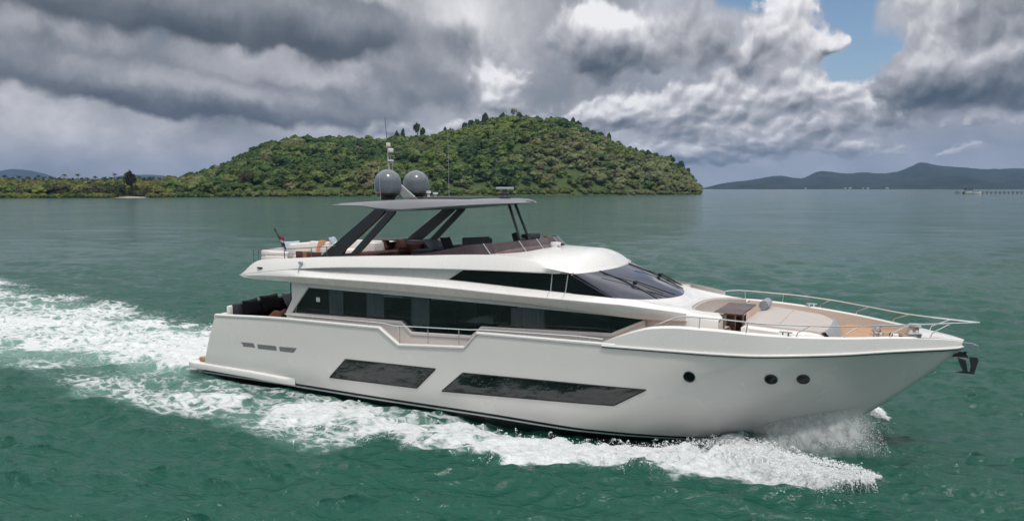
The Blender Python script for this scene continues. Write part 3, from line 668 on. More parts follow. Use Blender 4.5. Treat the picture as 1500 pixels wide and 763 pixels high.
# ---- rails
rail_pts = [(18.45, 2.98, 3.2), (19.2, 3.08, 3.50), (19.6, 3.12, 3.53), (21.08, 3.12, 3.49), (22.4, 2.72, 3.45), (23.6, 1.92, 3.41), (24.7, 1.02, 3.39), (25.6, .46, 3.41), (26.42, .0, 3.43)]
fr_ = pchip([p[0] for p in rail_pts], [p[1] for p in rail_pts]); fz_ = pchip([p[0] for p in rail_pts], [p[2] for p in rail_pts])
rp = [(x, -float(fr_(x)), float(fz_(x))) for x in np.concatenate([np.linspace(18.45, 25.5, 40), np.linspace(25.6, 26.42, 8)])]
br = part(MB().tube(rp, .019, 8).mirror(), 'bow_rail', steel)
for xbase, lean in ((19.73, .0), (20.95, .03), (22.15, .32), (23.25, .4), (24.3, .45), (25.25, .5)):
    for sgn in (-1, 1):
        y0 = sgn * (float(hull_b(xbase, knuckle_z(xbase))) - .10); z0 = float(top_z(xbase)); xt = xbase + lean; y1 = sgn * float(fr_(xt)); z1 = float(fz_(xt))
        part(MB().tube([(xbase, y0, z0 - .02), (xbase + lean * .12, y0 + (y1 - y0) * .1, z0 + (z1 - z0) * .35), (xt, y1, z1)] if lean > .1 else [(xbase, y0, z0 - .02), (xt, y1, z1)], .015, 7), 'stanchion', steel, br)
sr = [(5.0, 2.56), (9.3, 2.575), (9.75, 2.52), (12.6, 2.62), (13.0, 2.66), (16.2, 2.74), (17.0, 2.72)]
sds = {sg: part(MB().tube([(x, sg * (float(hull_b(x, 2.45)) - .09), z) for x, z in sr], .017, 7), 'gangway_rail', steel) for sg in (-1, 1)}
for x in (6.2, 8.0, 9.95, 11.05, 12.2, 13.3, 14.5, 15.7, 16.2, 16.6):
    for sgn in (-1, 1):
        y = sgn * (float(hull_b(x, 2.45)) - .09)
        part(MB().tube([(x, y, float(sheer_z(x))), (x, y, float(np.interp(x, [p[0] for p in sr], [p[1] for p in sr])))], .014, 6), 'stanchion', steel, sds[sgn])
zr = lambda x: float(np.interp(x, [2.7, 3.14, 5.7, 6.98], [4.70, 4.73, 4.87, 5.0]))
fr = part(MB().tube([(6.9, -2.52, zr(6.9)), (5.0, -2.52, zr(5)), (3.3, -2.5, zr(3.3)), (2.85, -2.3, 4.71), (2.75, -1.8, 4.70), (2.75, 1.8, 4.70), (2.85, 2.3, 4.71), (3.3, 2.5, zr(3.3)), (5, 2.52, zr(5)), (6.9, 2.52, zr(6.9))], .014, 7)
          .tube([(6.5, -2.52, zr(6.5) - .2), (3.3, -2.5, zr(3.3) - .2), (2.85, -2.3, 4.51), (2.85, 2.3, 4.51), (3.3, 2.5, zr(3.3) - .2), (6.5, 2.52, zr(6.5) - .2)], .007, 5), 'flybridge_rail', railgrey)
for x in (3.05, 3.3, 4.55, 5.8, 6.5):
    for sgn in (-1, 1):
        part(MB().tube([(x, sgn * 2.50, float(UT(x)) - .02), (x, sgn * 2.51, zr(x))], .015, 6), 'stanchion', railgrey, fr)
for y in (-1.6, 0, 1.6):
    part(MB().tube([(2.78, y, 4.0), (2.75, y, 4.70)], .013, 6), 'stanchion', railgrey, fr)

# ---- flybridge windscreen of plum-tinted acrylic
pts = [(10.0, 2.57), (11.5, 2.58), (12.6, 2.56), (13.05, 2.42), (13.5, 2.05), (13.85, 1.5), (14.0, .8), (14.05, 0)]
dd = np.concatenate([[0], np.cumsum([math.dist(a, b) for a, b in zip(pts, pts[1:])])]); dd /= dd[-1]
fx, fy = pchip(dd, [p[0] for p in pts]), pchip(dd, [p[1] for p in pts])
def base_z(x, y): return float(UT(x)) + .0 if y > 2.5 else float(UT(13.0)) + (5.04 - float(UT(13.0))) * (1 - (y / 2.5) ** 2.0)
r_ = []
for d in np.linspace(0, 1, 40):
    x, y = float(fx(d)), float(fy(d)); z0 = base_z(x, y) - .01; h = float(np.interp(d, [0, .18, .42, .55, 1], [.03, .10, .30, .34, .30]))
    r_.append([(x, -y, z0), (x - h * .95, -max(0, y - h * .28), z0 + h)])
fw = part(MB().grid(r_).mirror(), 'flybridge_windscreen', glass_plum, smooth=60)
for k in (20, 28, 34):
    a, b = r_[k]
    for sgn in (-1, 1): part(MB().tube([(a[0], sgn * -a[1], a[2]), (b[0], sgn * -b[1], b[2])], .016, 6), 'glazing_bar', greymetal, fw)

# ---- hardtop on its raked arches
TZ = pchip([6.6, 8.3, 9.7, 12.3, 13.3], [6.42, 6.54, 6.60, 6.61, 6.53]); BZ = pchip([6.6, 8.0, 8.4, 9.4, 10.4, 12.4, 13.3], [6.405, 6.36, 6.29, 6.22, 6.29, 6.45, 6.50])
HW = pchip([6.6, 8, 10.4, 11.4, 12.2, 12.8, 13.15, 13.3], [2.36, 2.38, 2.36, 2.2, 1.8, 1.2, .55, .05])
def ht_section(x, yi=0.0):
    w = float(HW(x)); t, b = float(TZ(x)), float(BZ(x)); b = min(b, t - .012)
    return [(x, -yi, t + .03 * (1 - (yi / 2.4) ** 2)), (x, -max(yi, w * .5), t + .022), (x, -max(yi, w - .26), t), (x, -max(yi, w - .10), t - (t - b) * .30), (x, -w, b + (t - b) * .18), (x, -w + .02, b), (x, -max(yi, w - .5), b - .0), (x, -yi, b + .03)]
m = MB().grid([ht_section(x) for x in np.concatenate([np.linspace(8.0, 12.2, 22), np.linspace(12.3, 13.3, 14)])])
a = ht_section(8.0); m.poly(a)
hr = [ht_section(x, float(np.interp(x, [6.6, 7.4, 8.02], [2.2, 1.75, 1.1]))) for x in np.linspace(6.6, 8.02, 10)]
m.grid(hr); m.poly(hr[0]); m.mirror()
ht = part(m, 'hardtop', graphite, smooth=30)
part(MB().box(8.6, 11.6, -1.35, 1.35, 6.652, 6.668, .004), 'sunroof_panel', carbon, ht)
part(MB().grid([[(x, -float(HW(x)) + .12, float(BZ(x)) - .004), (x, float(HW(x)) - .12, float(BZ(x)) - .004)] for x in np.linspace(8.2, 12.9, 20)]), 'headliner', carbon, ht)
def slab(pts, y, t=.07):   # outline (X, z) in a plane of constant breadth
    return MB().prism([(x, y - t, z) for x, z in pts], (0, 2 * t, 0))
for sgn in (-1, 1):
    y = sgn * 2.3
    blade = [(8.50, 6.27), (8.98, 6.27), (8.86, 6.12), (7.42, 4.90), (7.25, 4.62), (6.02, 4.52), (6.30, 4.74)]
    leg = [(9.02, 6.15), (9.26, 6.20), (9.30, 6.28), (8.98, 6.27), (8.86, 6.12), (7.70, 4.98), (7.42, 4.90), (7.25, 4.62), (7.60, 4.66), (7.72, 4.75)]
    m = slab([(8.48, 6.28), (8.92, 6.28), (8.78, 6.10), (7.16, 4.86), (7.0, 4.60), (6.0, 4.50), (6.32, 4.76)], y)
    m.v += []; m2 = slab([(8.90, 6.28), (9.32, 6.28), (9.24, 6.12), (7.72, 4.72), (7.50, 4.60), (6.98, 4.60), (7.1, 4.72), (7.44, 4.76), (8.92, 6.12)], y, .055)
    arch = part(m, 'hardtop_arch', carbon); part(m2, 'arch_strut', carbon, arch)
    part(MB().box(6.9, 7.55, y - .075, y + .075, 4.56, 4.60), 'arch_foot', darkrub, arch)
for sgn in (-1, 1):
    part(MB().tube([(12.48, sgn * .24, 6.44), (13.02, sgn * .34, 5.10)], [.052, .042], 8), 'hardtop_post', carbon)

# domes, mast, aerials, scanner
for sgn in (-1, 1):
    c = (7.97, sgn * .9, 6.60)
    prof = [(.45, .20), (.485, .28), (.49, .42), (.485, .56)] + [(.485 * math.cos(a), .56 + .49 * math.sin(a)) for a in np.linspace(.1, math.pi / 2 - .01, 14)]
    dome = part(MB().lathe([(.28, .17)] + prof, c, 36), 'radar_dome', domegrey, smooth=60)
    part(MB().lathe([(.26, -.03), (.26, .05), (.31, .10), (.43, .18), (.46, .22)], c, 30), 'dome_base', darkrub, dome)
part(MB().prism([(7.62, -.05, 7.28), (7.75, -.05, 7.24), (8.60, -.05, 6.61), (8.05, -.05, 6.61), (7.72, -.05, 7.0)], (0, .10, 0)), 'mast_fin', greymetal)
ma = part(MB().tube([(7.6, 0, 6.62), (7.42, 0, 7.3), (7.36, 0, 8.0), (7.35, 0, 8.62)], [.04, .035, .03, .022], 8).tube([(7.52, .12, 7.0), (7.46, .1, 7.9), (7.36, .02, 8.35)], .018, 6), 'mast', greymetal)
part(MB().tube([(7.33, 0, 8.6), (7.24, 0, 9.58)], [.012, .007], 6), 'whip_aerial', darkrub, ma)
part(MB().box(7.4, 7.56, -.08, .08, 8.28, 8.44, .03).box(7.30, 7.44, -.05, .05, 8.5, 8.64, .02).box(7.36, 7.58, -.04, .04, 7.96, 8.02, .01), 'navigation_light', gelcoat, ma)
part(MB().tube([(8.05, -1.45, 6.58), (8.02, -1.45, 7.2), (7.98, -1.45, 7.75)], .008, 6), 'whip_aerial', greymetal)
part(MB().tube([(9.42, .9, 6.6), (9.38, .9, 9.2)], [.008, .004], 6), 'whip_aerial', greymetal)
part(MB().lathe([(.05, 0), (.05, .16), (.09, .18), (.09, .26), (0, .27)], (8.75, .55, 6.62), 12).lathe([(.04, 0), (.04, .12), (.10, .14), (.10, .2), (0, .21)], (9.05, .55, 6.62), 12), 'satellite_compass', gelcoat)
scn = part(MB().lathe([(.2, -.05), (.2, .06), (.16, .10), (.16, .18), (.08, .22), (.08, .30), (0, .30)], (12.2, 0, 6.63), 20), 'radar_scanner', carbon)
part(MB().box(11.88, 12.52, -.07, .07, 6.93, 7.02, .03, rot=(0, 0, .12)), 'scanner_arm', greymetal, scn)

# ---- flybridge furniture (built in)
s1 = part(MB().box(3.15, 4.4, -2.25, -1.2, 4.27, 4.50, .06).box(3.15, 3.42, -2.25, -1.2, 4.45, 4.72, .07).box(3.3, 4.4, -2.2, -1.95, 4.45, 4.66, .06), 'flybridge_sofa', fabric_white)
s2 = part(MB().box(4.5, 6.2, -2.2, -1.2, 4.27, 4.56, .06).box(4.45, 4.72, -2.25, -1.1, 4.45, 4.98, .10).box(4.6, 6.2, -1.35, -1.05, 4.5, 5.02, .09).box(5.9, 6.2, -2.2, -1.1, 4.5, 4.94, .09), 'flybridge_sofa', fabric_white)
part(MB().box(4.85, 6.0, -2.26, -2.2, 4.30, 4.72, .02), 'sofa_back_panel', fabric_rust, s2)
part(MB().box(3.3, 6.0, 1.2, 2.25, 4.27, 4.52, .06).box(3.3, 6.0, 2.0, 2.3, 4.45, 4.86, .07), 'flybridge_sofa', fabric_white)
part(MB().box(5.95, 6.62, .1, .9, 4.27, 4.92, .03), 'flybridge_cabinet', fabric_white)
part(MB().box(6.3, 7.3, -.6, 1.8, 4.27, 4.62, .05).box(6.3, 7.9, 1.2, 1.7, 4.5, 4.88, .08), 'flybridge_dinette', fabric_rust)
ft = part(MB().box(5.7, 6.85, .7, 1.7, 4.98, 5.01, .01), 'flybridge_table', carbon); part(MB().tube([(6.2, 1.2, 4.28), (6.2, 1.2, 4.98)], .05, 8), 'pedestal', steel, ft)
part(MB().box(7.1, 8.4, 1.5, 2.2, 4.27, 4.96, .04), 'wet_bar', carbon)
part(MB().box(8.7, 10.3, -.6, .6, 4.27, 4.78, .05), 'flybridge_lounger', fabric_dark)
part(MB().box(9.2, 10.6, 1.2, 2.3, 4.27, 4.85, .05), 'flybridge_lounger', fabric_dark)
hs = part(MB().box(11.05, 11.6, -1.0, -.1, 4.27, 4.86, .06).box(11.05, 12.1, -.95, -.82, 4.7, 5.34, .04, rot=(0, -.06, 0)), 'helm_seat', fabric_dark)
part(MB().box(10.9, 11.2, .2, 1.0, 4.27, 5.2, .06), 'helm_seat', fabric_dark)
hc = part(MB().prism([(12.4, .1, 4.27), (13.1, .1, 4.27), (13.15, .1, 5.1), (12.75, .1, 5.30), (12.4, .1, 5.05)], (0, 1.6, 0)), 'helm_console', carbon)
part(MB().box(12.1, 12.3, .75, .85, 5.1, 5.42, .03, rot=(0, -.3, 0)).box(12.62, 12.95, .4, 1.3, 5.22, 5.40, .03), 'steering_wheel', fabric_dark, hc)
part(MB().box(9.3, 11.9, -2.35, -1.75, 4.27, 4.66, .05), 'side_bench', fabric_tan)

# ---- cockpit furniture
csofa = part(MB().box(1.75, 2.75, -2.3, 2.2, 1.54, 2.02, .06).box(1.72, 2.05, -2.4, 2.3, 1.9, 2.62, .08), 'cockpit_sofa', fabric_dark)
part(MB().box(1.62, 1.80, -2.55, 2.5, 2.0, 2.55, .05), 'sofa_shell', gelcoat, csofa)
part(MB().box(2.9, 4.6, 2.2, 2.7, 1.54, 2.6, .05), 'cockpit_sideboard', carbon)
part(MB().box(4.60, 4.68, -2.3, 2.3, 1.6, 3.55), 'cockpit_door', glass_dark)

# ------------------------------------------------------------------ loose things aboard
def cushion(name, c, size, rot, mt, label, cat='cushion', group=None):
    o = MB().cushion((0, 0, 0), size, rot).build(name, mt, None, (0, 0, 0)); o.location = c; return tag(o, label, cat, group)
cushion('cushion', (2.14, -1.75, 2.42), (.66, 1.0, .26), (0, 1.25, .2), fabric_black, 'big black cushion nearest the stern on the aft cockpit sofa')
cushion('cushion', (2.12, -.72, 2.46), (.70, 1.0, .24), (0, 1.2, .0), fabric_black, 'tall black cushion in the middle of the aft cockpit sofa')
cushion('cushion', (2.22, .25, 2.50), (.62, .75, .20), (0, 1.15, .1), fabric_grey, 'grey cushion beside the tall black one on the aft cockpit sofa')
cushion('cushion', (2.24, 1.15, 2.52), (.62, .75, .20), (0, 1.1, -.1), fabric_blue, 'pale blue grey cushion on the far end of the aft cockpit sofa')
cushion('cushion', (2.1, 1.85, 2.66), (.60, .72, .2), (0, 1.3, .0), fabric_black, 'flat black cushion behind the saloon pillar at the cockpit far corner')
o = MB().cushion((0, 0, .1), (.55, .5, .26), (.2, .2, .4)).cushion((.2, .28, .16), (.42, .40, .22), (-.3, .5, 1.0)).build('throw', fabric_peach, None, (0, 0, 0)); o.location = (3.2, -1.5, 2.06); tag(o, 'crumpled terracotta throw lying by the black cushions in the cockpit', 'throw')
ct = thing('side_table', (4.0, -1.15, 1.53), 'small black side table between the cockpit sofa and the saloon pillar', 'side table')
MB().box(-.45, .35, -.4, .4, .66, .72, .01).build('table_top', carbon, ct, (0, 0, 0))
for sx in (-.38, .28):
    for sy in (-.34, .34): MB().tube([(sx, sy, 0), (sx, sy, .66)], .02, 6).build('leg', carbon, ct, (0, 0, 0))
o = MB().box(-.9, .0, -.5, .5, 0, .44, .06).build('pouf', fabric_grey, None, (0, 0, 0)); o.location = (3.9, -1.6, 1.53); tag(o, 'low grey pouf standing in front of the aft cockpit sofa', 'pouf')
cushion('cushion', (4.28, -1.75, 4.80), (.5, .62, .16), (0, 1.2, -.35), fabric_blue, 'pale blue cushion leaning upright between the two white flybridge sofas')
cushion('cushion', (5.75, -1.2, 5.02), (.42, .42, .15), (.1, 1.0, .3), fabric_blue, 'light grey blue cushion on the white flybridge sofa next to the orange towel')
tw = MB(); tw.grid([[(5.15 + .28 * u, y, z + .01 * math.sin(u * 9 + y * 4)) for (y, z) in ((-1.52, 4.66), (-1.40, 4.95), (-1.33, 5.045), (-1.2, 5.06), (-1.06, 5.045), (-.99, 4.9))] for u in np.linspace(0, 1, 10)])
tw.grid([[(5.2 + .18 * u, y, z) for (y, z) in ((-2.27, 4.45), (-2.275, 4.70), (-2.2, 4.735), (-2.0, 4.70))] for u in np.linspace(0, 1, 6)])
tw = tw.build('towel', fabric_orange, None, (5.2, -1.3, 4.9)); tag(tw, 'orange towel draped over the back of the white flybridge sofa', 'towel')
cushion('cushion', (6.6, .9, 4.82), (.45, .5, .16), (0, 1.15, .2), fabric_rust, 'rust brown cushion beside the cream cabinet on the flybridge')
cushion('cushion', (7.3, .9, 4.85), (.45, .5, .16), (0, 1.2, -.3), fabric_rust, 'rust brown cushion nearest the dark wet bar on the flybridge')
cushion('cushion', (9.25, -.1, 4.98), (.5, .6, .16), (0, .9, .2), fabric_grey, 'grey cushion on the charcoal lounger right of the far hardtop arch')
cushion('cushion', (9.75, .2, 5.0), (.5, .55, .16), (0, 1.1, -.2), fabric_dark, 'charcoal cushion on the flybridge lounger behind the helm seat')
bo = MB().tube([(0, -.38, 0), (0, .38, 0)], .14, 24).build('bolster', fabric_grey, None, (0, 0, 0)); bo.location = (20.76, 1.0, 3.43); tag(bo, 'round grey bolster cushion at the head of the foredeck sunpad', 'bolster')

# ensign at the aft edge of the flybridge
fg = thing('ensign', (2.6, 0.0, 3.9), 'limp red, white and dark blue ensign on a black staff at the stern', 'flag')
MB().tube([(0, 0, 0.05), (-.80, 0, 1.36)], .022, 8).tube([(-.80, 0, 1.34), (-.86, 0, 1.46)], .036, 8).build('flagstaff', darkrub, fg, (0, 0, 0))
def flag_mat():
    m = bpy.data.materials.new('ensign_cloth'); m.use_nodes = True; T = NT(m.node_tree); b = m.node_tree.nodes['Principled BSDF']
    uvn = T.new('ShaderNodeAttribute', attribute_name='along'); 
    T.l.new(T.ramp(uvn.outputs['Fac'], [(0.0, (.16, .015, .03)), (.17, (.34, .33, .34)), (.30, (.02, .02, .05)), (.70, (.34, .33, .34)), (.83, (.16, .015, .03))], 'CONSTANT'), b.inputs['Base Color']); b.inputs['Roughness'].default_value = .85; return m
g = MB(); rr = []; fv = []
for v in np.linspace(0, 1, 13):
    row = []
    for u in np.linspace(0, 1, 17):
        x = -.78 + .42 * v + u * (.46 - .10 * v) + .02 * math.sin(u * 14 + v * 3); y = .07 * math.sin(u * 11 + v * 2.0) * (.3 + u)
        row.append((x, y, 1.32 - v * .82 - u * .30 - .04 * math.sin(u * 5))); fv.append(v)
    rr.append(row)
g.grid(rr); fo = g.build('flag_cloth', flag_mat(), fg, (0, 0, 0), weld=False, smooth=80)
at = fo.data.attributes.new('along', 'FLOAT', 'POINT'); at.data.foreach_set('value', fv)

# ------------------------------------------------------------------ the bay: frame of reference on the land side
FOOT = np.array([CAM_POS[0], CAM_POS[1]])
AX_R = np.array([math.cos(CAM_YAW), math.sin(CAM_YAW)]); AX_F = np.array([-math.sin(CAM_YAW), math.cos(CAM_YAW)])
def bay(t, d):
    """ground point at distance d into the bay, bearing tangent t"""
    t = np.asarray(t, float); d = np.asarray(d, float)
    return FOOT[0] + AX_R[0] * t * d + AX_F[0] * d, FOOT[1] + AX_R[1] * t * d + AX_F[1] * d
rng = np.random.default_rng(7)
LAT = rng.random((256, 256))
def vnoise(x, y):
    xi = np.floor(x).astype(int); yi = np.floor(y).astype(int); fx_ = x - xi; fy_ = y - yi
    fx_ = fx_ * fx_ * (3 - 2 * fx_); fy_ = fy_ * fy_ * (3 - 2 * fy_)
    a = LAT[xi & 255, yi & 255]; b = LAT[(xi + 1) & 255, yi & 255]; c = LAT[xi & 255, (yi + 1) & 255]; d = LAT[(xi + 1) & 255, (yi + 1) & 255]
    return (a * (1 - fx_) + b * fx_) * (1 - fy_) + (c * (1 - fx_) + d * fx_) * fy_
def fbm(x, y, o=4, g=0.5):
    s = 0; w = 1; n = 0
    for k in range(o): s = s + w * vnoise(x * 2 ** k + 17.3 * k, y * 2 ** k + 9.1 * k); n += w; w *= g
    return s / n
def sstep(x, a, b): t = np.clip((x - a) / (b - a), 0, 1); return t * t * (3 - 2 * t)
def mesh_np(name, V, F, m, smooth=True):
    """V (n,3), F (k,4 or 3)"""
    me = bpy.data.meshes.new(name); k = F.shape[1]
    me.vertices.add(len(V)); me.vertices.foreach_set('co', V.astype(np.float32).ravel())
    me.loops.add(F.size); me.loops.foreach_set('vertex_index', F.astype(np.int32).ravel())
    me.polygons.add(len(F)); me.polygons.foreach_set('loop_start', np.arange(0, F.size, k, dtype=np.int32))
    me.polygons.foreach_set('use_smooth', np.full(len(F), smooth))
    me.update(calc_edges=True); me.materials.append(m)
    o = bpy.data.objects.new(name, me); COL.objects.link(o); return o
def point_attr(o, name, arr, kind='FLOAT'):
    a = o.data.attributes.new(name, kind, 'POINT')
    a.data.foreach_set('value' if kind == 'FLOAT' else 'color', arr.astype(np.float32).ravel())

# ---- water
WASH_IN = pchip([-9, -4, 2, 4.7, 7.4, 10.7, 13.3, 15.4, 17.5, 18.5, 19.6, 20.6, 21.4, 22.4, 23.3, 24.4], [2.6, 2.8, 3.05, 3.2, 3.1, 3.4, 3.6, 3.5, 3.3, 2.9, 2.0, 1.7, 2.0, 2.6, 2.75, 2.7])
WASH_OUT = pchip([-9, -5.6, -1.2, 2.2, 4.9, 8.1, 9.4, 11.2, 13, 14.6, 15.6, 16.7, 17.8, 19.1, 20.6, 21.4, 21.9, 22.8, 23.9, 24.5], [4.6, 5.4, 6.8, 7.1, 6.6, 7.0, 7.2, 6.0, 5.9, 6.2, 5.9, 5.2, 5.3, 5.0, 4.2, 4.4, 4.8, 4.7, 3.6, 2.4])
CREST_H = pchip([-2, 3, 8, 12, 15, 17, 19, 20.5, 21.8, 22.8, 23.6, 24.3], [.02, .05, .08, .12, .15, .20, .27, .38, .48, .42, .28, .05])
def wash(X, Y):
    """foam density, aerated water, height of the wash round the moving hull"""
    a = np.abs(Y); n1 = fbm(X * .55 + 3, Y * .55 + 8, 4); n2 = fbm(X * 1.7, Y * 1.7 + 40, 4); n3 = fbm(X * .16 + 60, Y * .16, 3)
    Xw = X + (n1 - .5) * 1.1; aw = a + (n1 - .5) * 1.7 + (n2 - .5) * .8
    wi, wo = WASH_IN(Xw), WASH_OUT(Xw)
    ins = sstep(aw, wi - .35, wi + .35) * (1 - sstep(aw, wo - .55, wo + .25)) * sstep(X, -8, -1) * (1 - sstep(X, 24.1, 24.7))
    core = np.where(X > 12, 1.0, .52 + .48 * sstep(X, 6, 12.5))
    mid = 1 - np.abs((aw - wi) / np.maximum(wo - wi, .2) - .5) * .9
    f = ins * core * mid * (.70 + .45 * sstep(n3, .35, .65))
    f = np.where(X < 13, f * (.74 + .52 * sstep(n1, .36, .62)), f)
    # broken streak of thin lace between hull and wash
    f = np.maximum(f, .34 * sstep(X, 1, 4) * (1 - sstep(X, 14, 17)) * sstep(a, 2.7, 3.0) * (1 - sstep(a, wi, wi + .8)))
    # the boil and the wake astern, drifting off to port as the yacht turns
    s = np.clip(-X + .6, 0, None); cy = .0055 * s ** 1.75; hw = 2.9 + .085 * s
    q = np.abs(Y - cy + (n1 - .5) * 2.4 + (n3 - .5) * 2.0) / hw
    boil = (1 - sstep(q, .55, 1.12)) * sstep(-X, -.9, .6) * (.40 + .72 * np.exp(-s / 16.0)) * (.70 + .42 * sstep(n3 * .6 + n1 * .4, .36, .6))
    arm = (1 - sstep(np.abs(Y - cy - .95 * hw - 1.0 + (n1 - .5) * 3.0) / (1.0 + .03 * s), .4, 1.3)) * sstep(-X, -1, 3) * (.60 * np.exp(-s / 60.0)) * (.4 + .9 * sstep(n1, .38, .62))
    wide = (1 - sstep(np.abs(Y - cy - 1.0) / (hw * 1.4 + 1.2), .7, 1.1)) * sstep(-X, -1, 2) * .42 * (.4 + .9 * sstep(n3, .4, .6))
    f = np.maximum.reduce([f, boil, arm, wide])
    aer = np.clip(np.maximum.reduce([sstep(f, .2, .9) * .9, (1 - sstep(q, .8, 1.7)) * sstep(-X, -1, 1) * (.60 + .4 * np.exp(-s / 30)), ins * .45]), 0, 1)
    # relief
    wc = wi + .42 * (wo - wi); h = CREST_H(X) * np.where(X < 24.4, 1, 0)
    da = aw - wc
    z = h * np.exp(-np.where(da > 0, (da / .55) ** 2, (da / (.35 + .45 * np.maximum(wc - wi, .3))) ** 2)) * sstep(24.6 - X, 0, .5) * sstep(X, -4, 2)
    hb = hull_b(np.clip(X, 1, 23.5), -.25)
    z += .42 * np.exp(-((a - hb) / .55) ** 2) * sstep(X, 19.2, 21.5) * (1 - sstep(X, 23.2, 24.2))
    z += .16 * np.exp(-((a - hb) / .7) ** 2) * (1 - sstep(X, 3, 7)) * sstep(X, -2, 0)
    z -= .24 * np.exp(-((a - hb - .2) / .8) ** 2) * sstep(X, 9, 15) * (1 - sstep(X, 18.4, 19.8))
    z += ((n2 - .5) * .38 + (fbm(X * 4.1, Y * 4.1 + 11, 3) - .5) * .22) * np.clip(f, 0, 1) * (.55 + .45 * sstep(X, 14, 20)) + boil * .28 * (fbm(X * .9 + 5, Y * .9, 3) - .3) * (1 + 1.2 * np.exp(-s / 6))
    z += boil * .25 * np.exp(-((s - 3) / 3.5) ** 2)
    return f, aer, z
def build_water():
    fine = np.radians(np.arange(-43, 43.01, .098)); coarse = np.radians(np.linspace(46, 314, 60))
    ang = np.concatenate([fine, coarse]); R = [1.0, 4, 8, 11, 13]; r = 14.0
    while r < 16000:
        R.append(r); r += max(.058, min(.56 * r * r / 5700, r * .13))
    R = np.array(R); A, RR = np.meshgrid(ang, R)
    sx, cx = np.sin(A), np.cos(A)
    X = FOOT[0] + RR * (AX_R[0] * sx + AX_F[0] * cx); Y = FOOT[1] + RR * (AX_R[1] * sx + AX_F[1] * cx)
    X = X.ravel(); Y = Y.ravel(); rr = RR.ravel()
    space = np.maximum(rr * .0017, np.gradient(R).repeat(len(ang)))
    near = np.hypot(X - 8, Y) < 85
    f = np.zeros_like(X); aer = np.zeros_like(X); z = np.zeros_like(X)
    f[near], aer[near], z[near] = wash(X[near], Y[near])
    r2 = np.random.default_rng(21); dx = np.zeros_like(X); dy = np.zeros_like(X); wz = np.zeros_like(X)
    wind = math.radians(283)
    sel = rr < 420; xs_, ys_, sp_ = X[sel], Y[sel], space[sel]
    gust = .65 + .7 * fbm(xs_ * .045, ys_ * .045, 3)
    for k in range(56):
        lam = .38 * (15.0 / .38) ** (k / 55.0); th = wind + r2.normal(0, .48); kk = 2 * math.pi / lam; amp = .0215 * lam ** .66 / (1 + (lam / 3.8) ** 2) * r2.uniform(.5, 1.3)
        keep = sstep(lam / sp_, 2.2, 4.5) * (gust if lam < 3 else 1.0)
        ph = kk * (xs_ * math.cos(th) + ys_ * math.sin(th)) + r2.uniform(0, 6.28)
        wz[sel] += amp * keep * np.cos(ph); s_ = np.sin(ph) * amp * keep * .95
        dx[sel] -= s_ * math.cos(th); dy[sel] -= s_ * math.sin(th)
    damp = 1 - .55 * np.clip(f, 0, 1)
    V = np.stack([X + dx * damp, Y + dy * damp, SEA + z + wz * damp], 1)
    n, mcol = len(R), len(ang); i = np.arange(n - 1)[:, None]; j = np.arange(mcol)[None, :]
    a = i * mcol + j; b = i * mcol + (j + 1) % mcol
    F = np.stack([a, b, b + mcol, a + mcol], -1).reshape(-1, 4)[:, ::-1]
    m = bpy.data.materials.new('sea_water'); m.use_nodes = True; T = NT(m.node_tree); T.n.clear()
    tc = T.new('ShaderNodeTexCoord').outputs['Object']
    fa = T.new('ShaderNodeAttribute', attribute_name='foam').outputs['Fac']; aa = T.new('ShaderNodeAttribute', attribute_name='aerated').outputs['Fac']
    flow = T.vec('MULTIPLY', tc, (.62, 1.0, .6))
    wv = T.noise(flow, 1.1, 4.0, .6, color=True)
    fl_ = T.vec('ADD', flow, T.vec('SCALE', T.vec('SUBTRACT', wv, (.5, .5, .5)), scale=1.1))
    def lace(scale):
        v = T.new('ShaderNodeTexVoronoi', feature='DISTANCE_TO_EDGE', voronoi_dimensions='3D'); T.l.new(fl_, v.inputs['Vector']); v.inputs['Scale'].default_value = scale
        return v.outputs['Distance']
    l1 = T.smooth(lace(1.9), 0.0, .42); l2 = T.smooth(lace(4.6), 0.0, .42); nn = T.noise(fl_, 2.6, 8.0, .68)
    thr = T.math('ADD', T.math('ADD', T.math('MULTIPLY', l1, .42), T.math('MULTIPLY', l2, .26)), T.math('MULTIPLY', T.math('SUBTRACT', nn, .18), .95))
    foam = T.math('MULTIPLY', T.smooth(T.math('SUBTRACT', T.math('MULTIPLY', fa, 1.22), thr), -.26, .32), .95)
    depth = T.noise(tc, .02, 3.0, .5)
    deep = T.ramp(depth, [(.3, (.0085, .066, .046)), (.7, (.0115, .082, .058))])
    wc = T.mixc(T.math('MULTIPLY', aa, T.smooth(nn, .25, .75, .55, 1.0)), deep, (.20, .35, .30))
    bs = T.new('ShaderNodeBsdfPrincipled'); T.l.new(wc, bs.inputs['Base Color']); bs.inputs['IOR'].default_value = 1.333
    bs.inputs['Roughness'].default_value = .10; bs.inputs['Specular IOR Level'].default_value = .42
    cw, sw_ = math.cos(wind), math.sin(wind)
    wc_ = T.xyz(T.math('MULTIPLY', T.vec('DOT_PRODUCT', tc, (-sw_, cw, 0)), .48), T.vec('DOT_PRODUCT', tc, (cw, sw_, 0)), 0.0)
    gustn = T.smooth(T.noise(tc, .035, 3.0, .5), .3, .7, .55, 1.25)
    h = T.math('ADD', T.math('MULTIPLY', T.noise(wc_, 2.3, 6.0, .62, .4), .15), T.math('ADD', T.math('MULTIPLY', T.noise(wc_, .75, 5.0, .58, .3), .44), T.math('MULTIPLY', T.noise(wc_, .2, 3.0, .5), .38)))
    h = T.math('MULTIPLY', h, gustn)
    bn = T.new('ShaderNodeBump'); bn.inputs['Strength'].default_value = 1.0; bn.inputs['Distance'].default_value = .85; T.l.new(h, bn.inputs['Height']); T.l.new(bn.outputs[0], bs.inputs['Normal'])
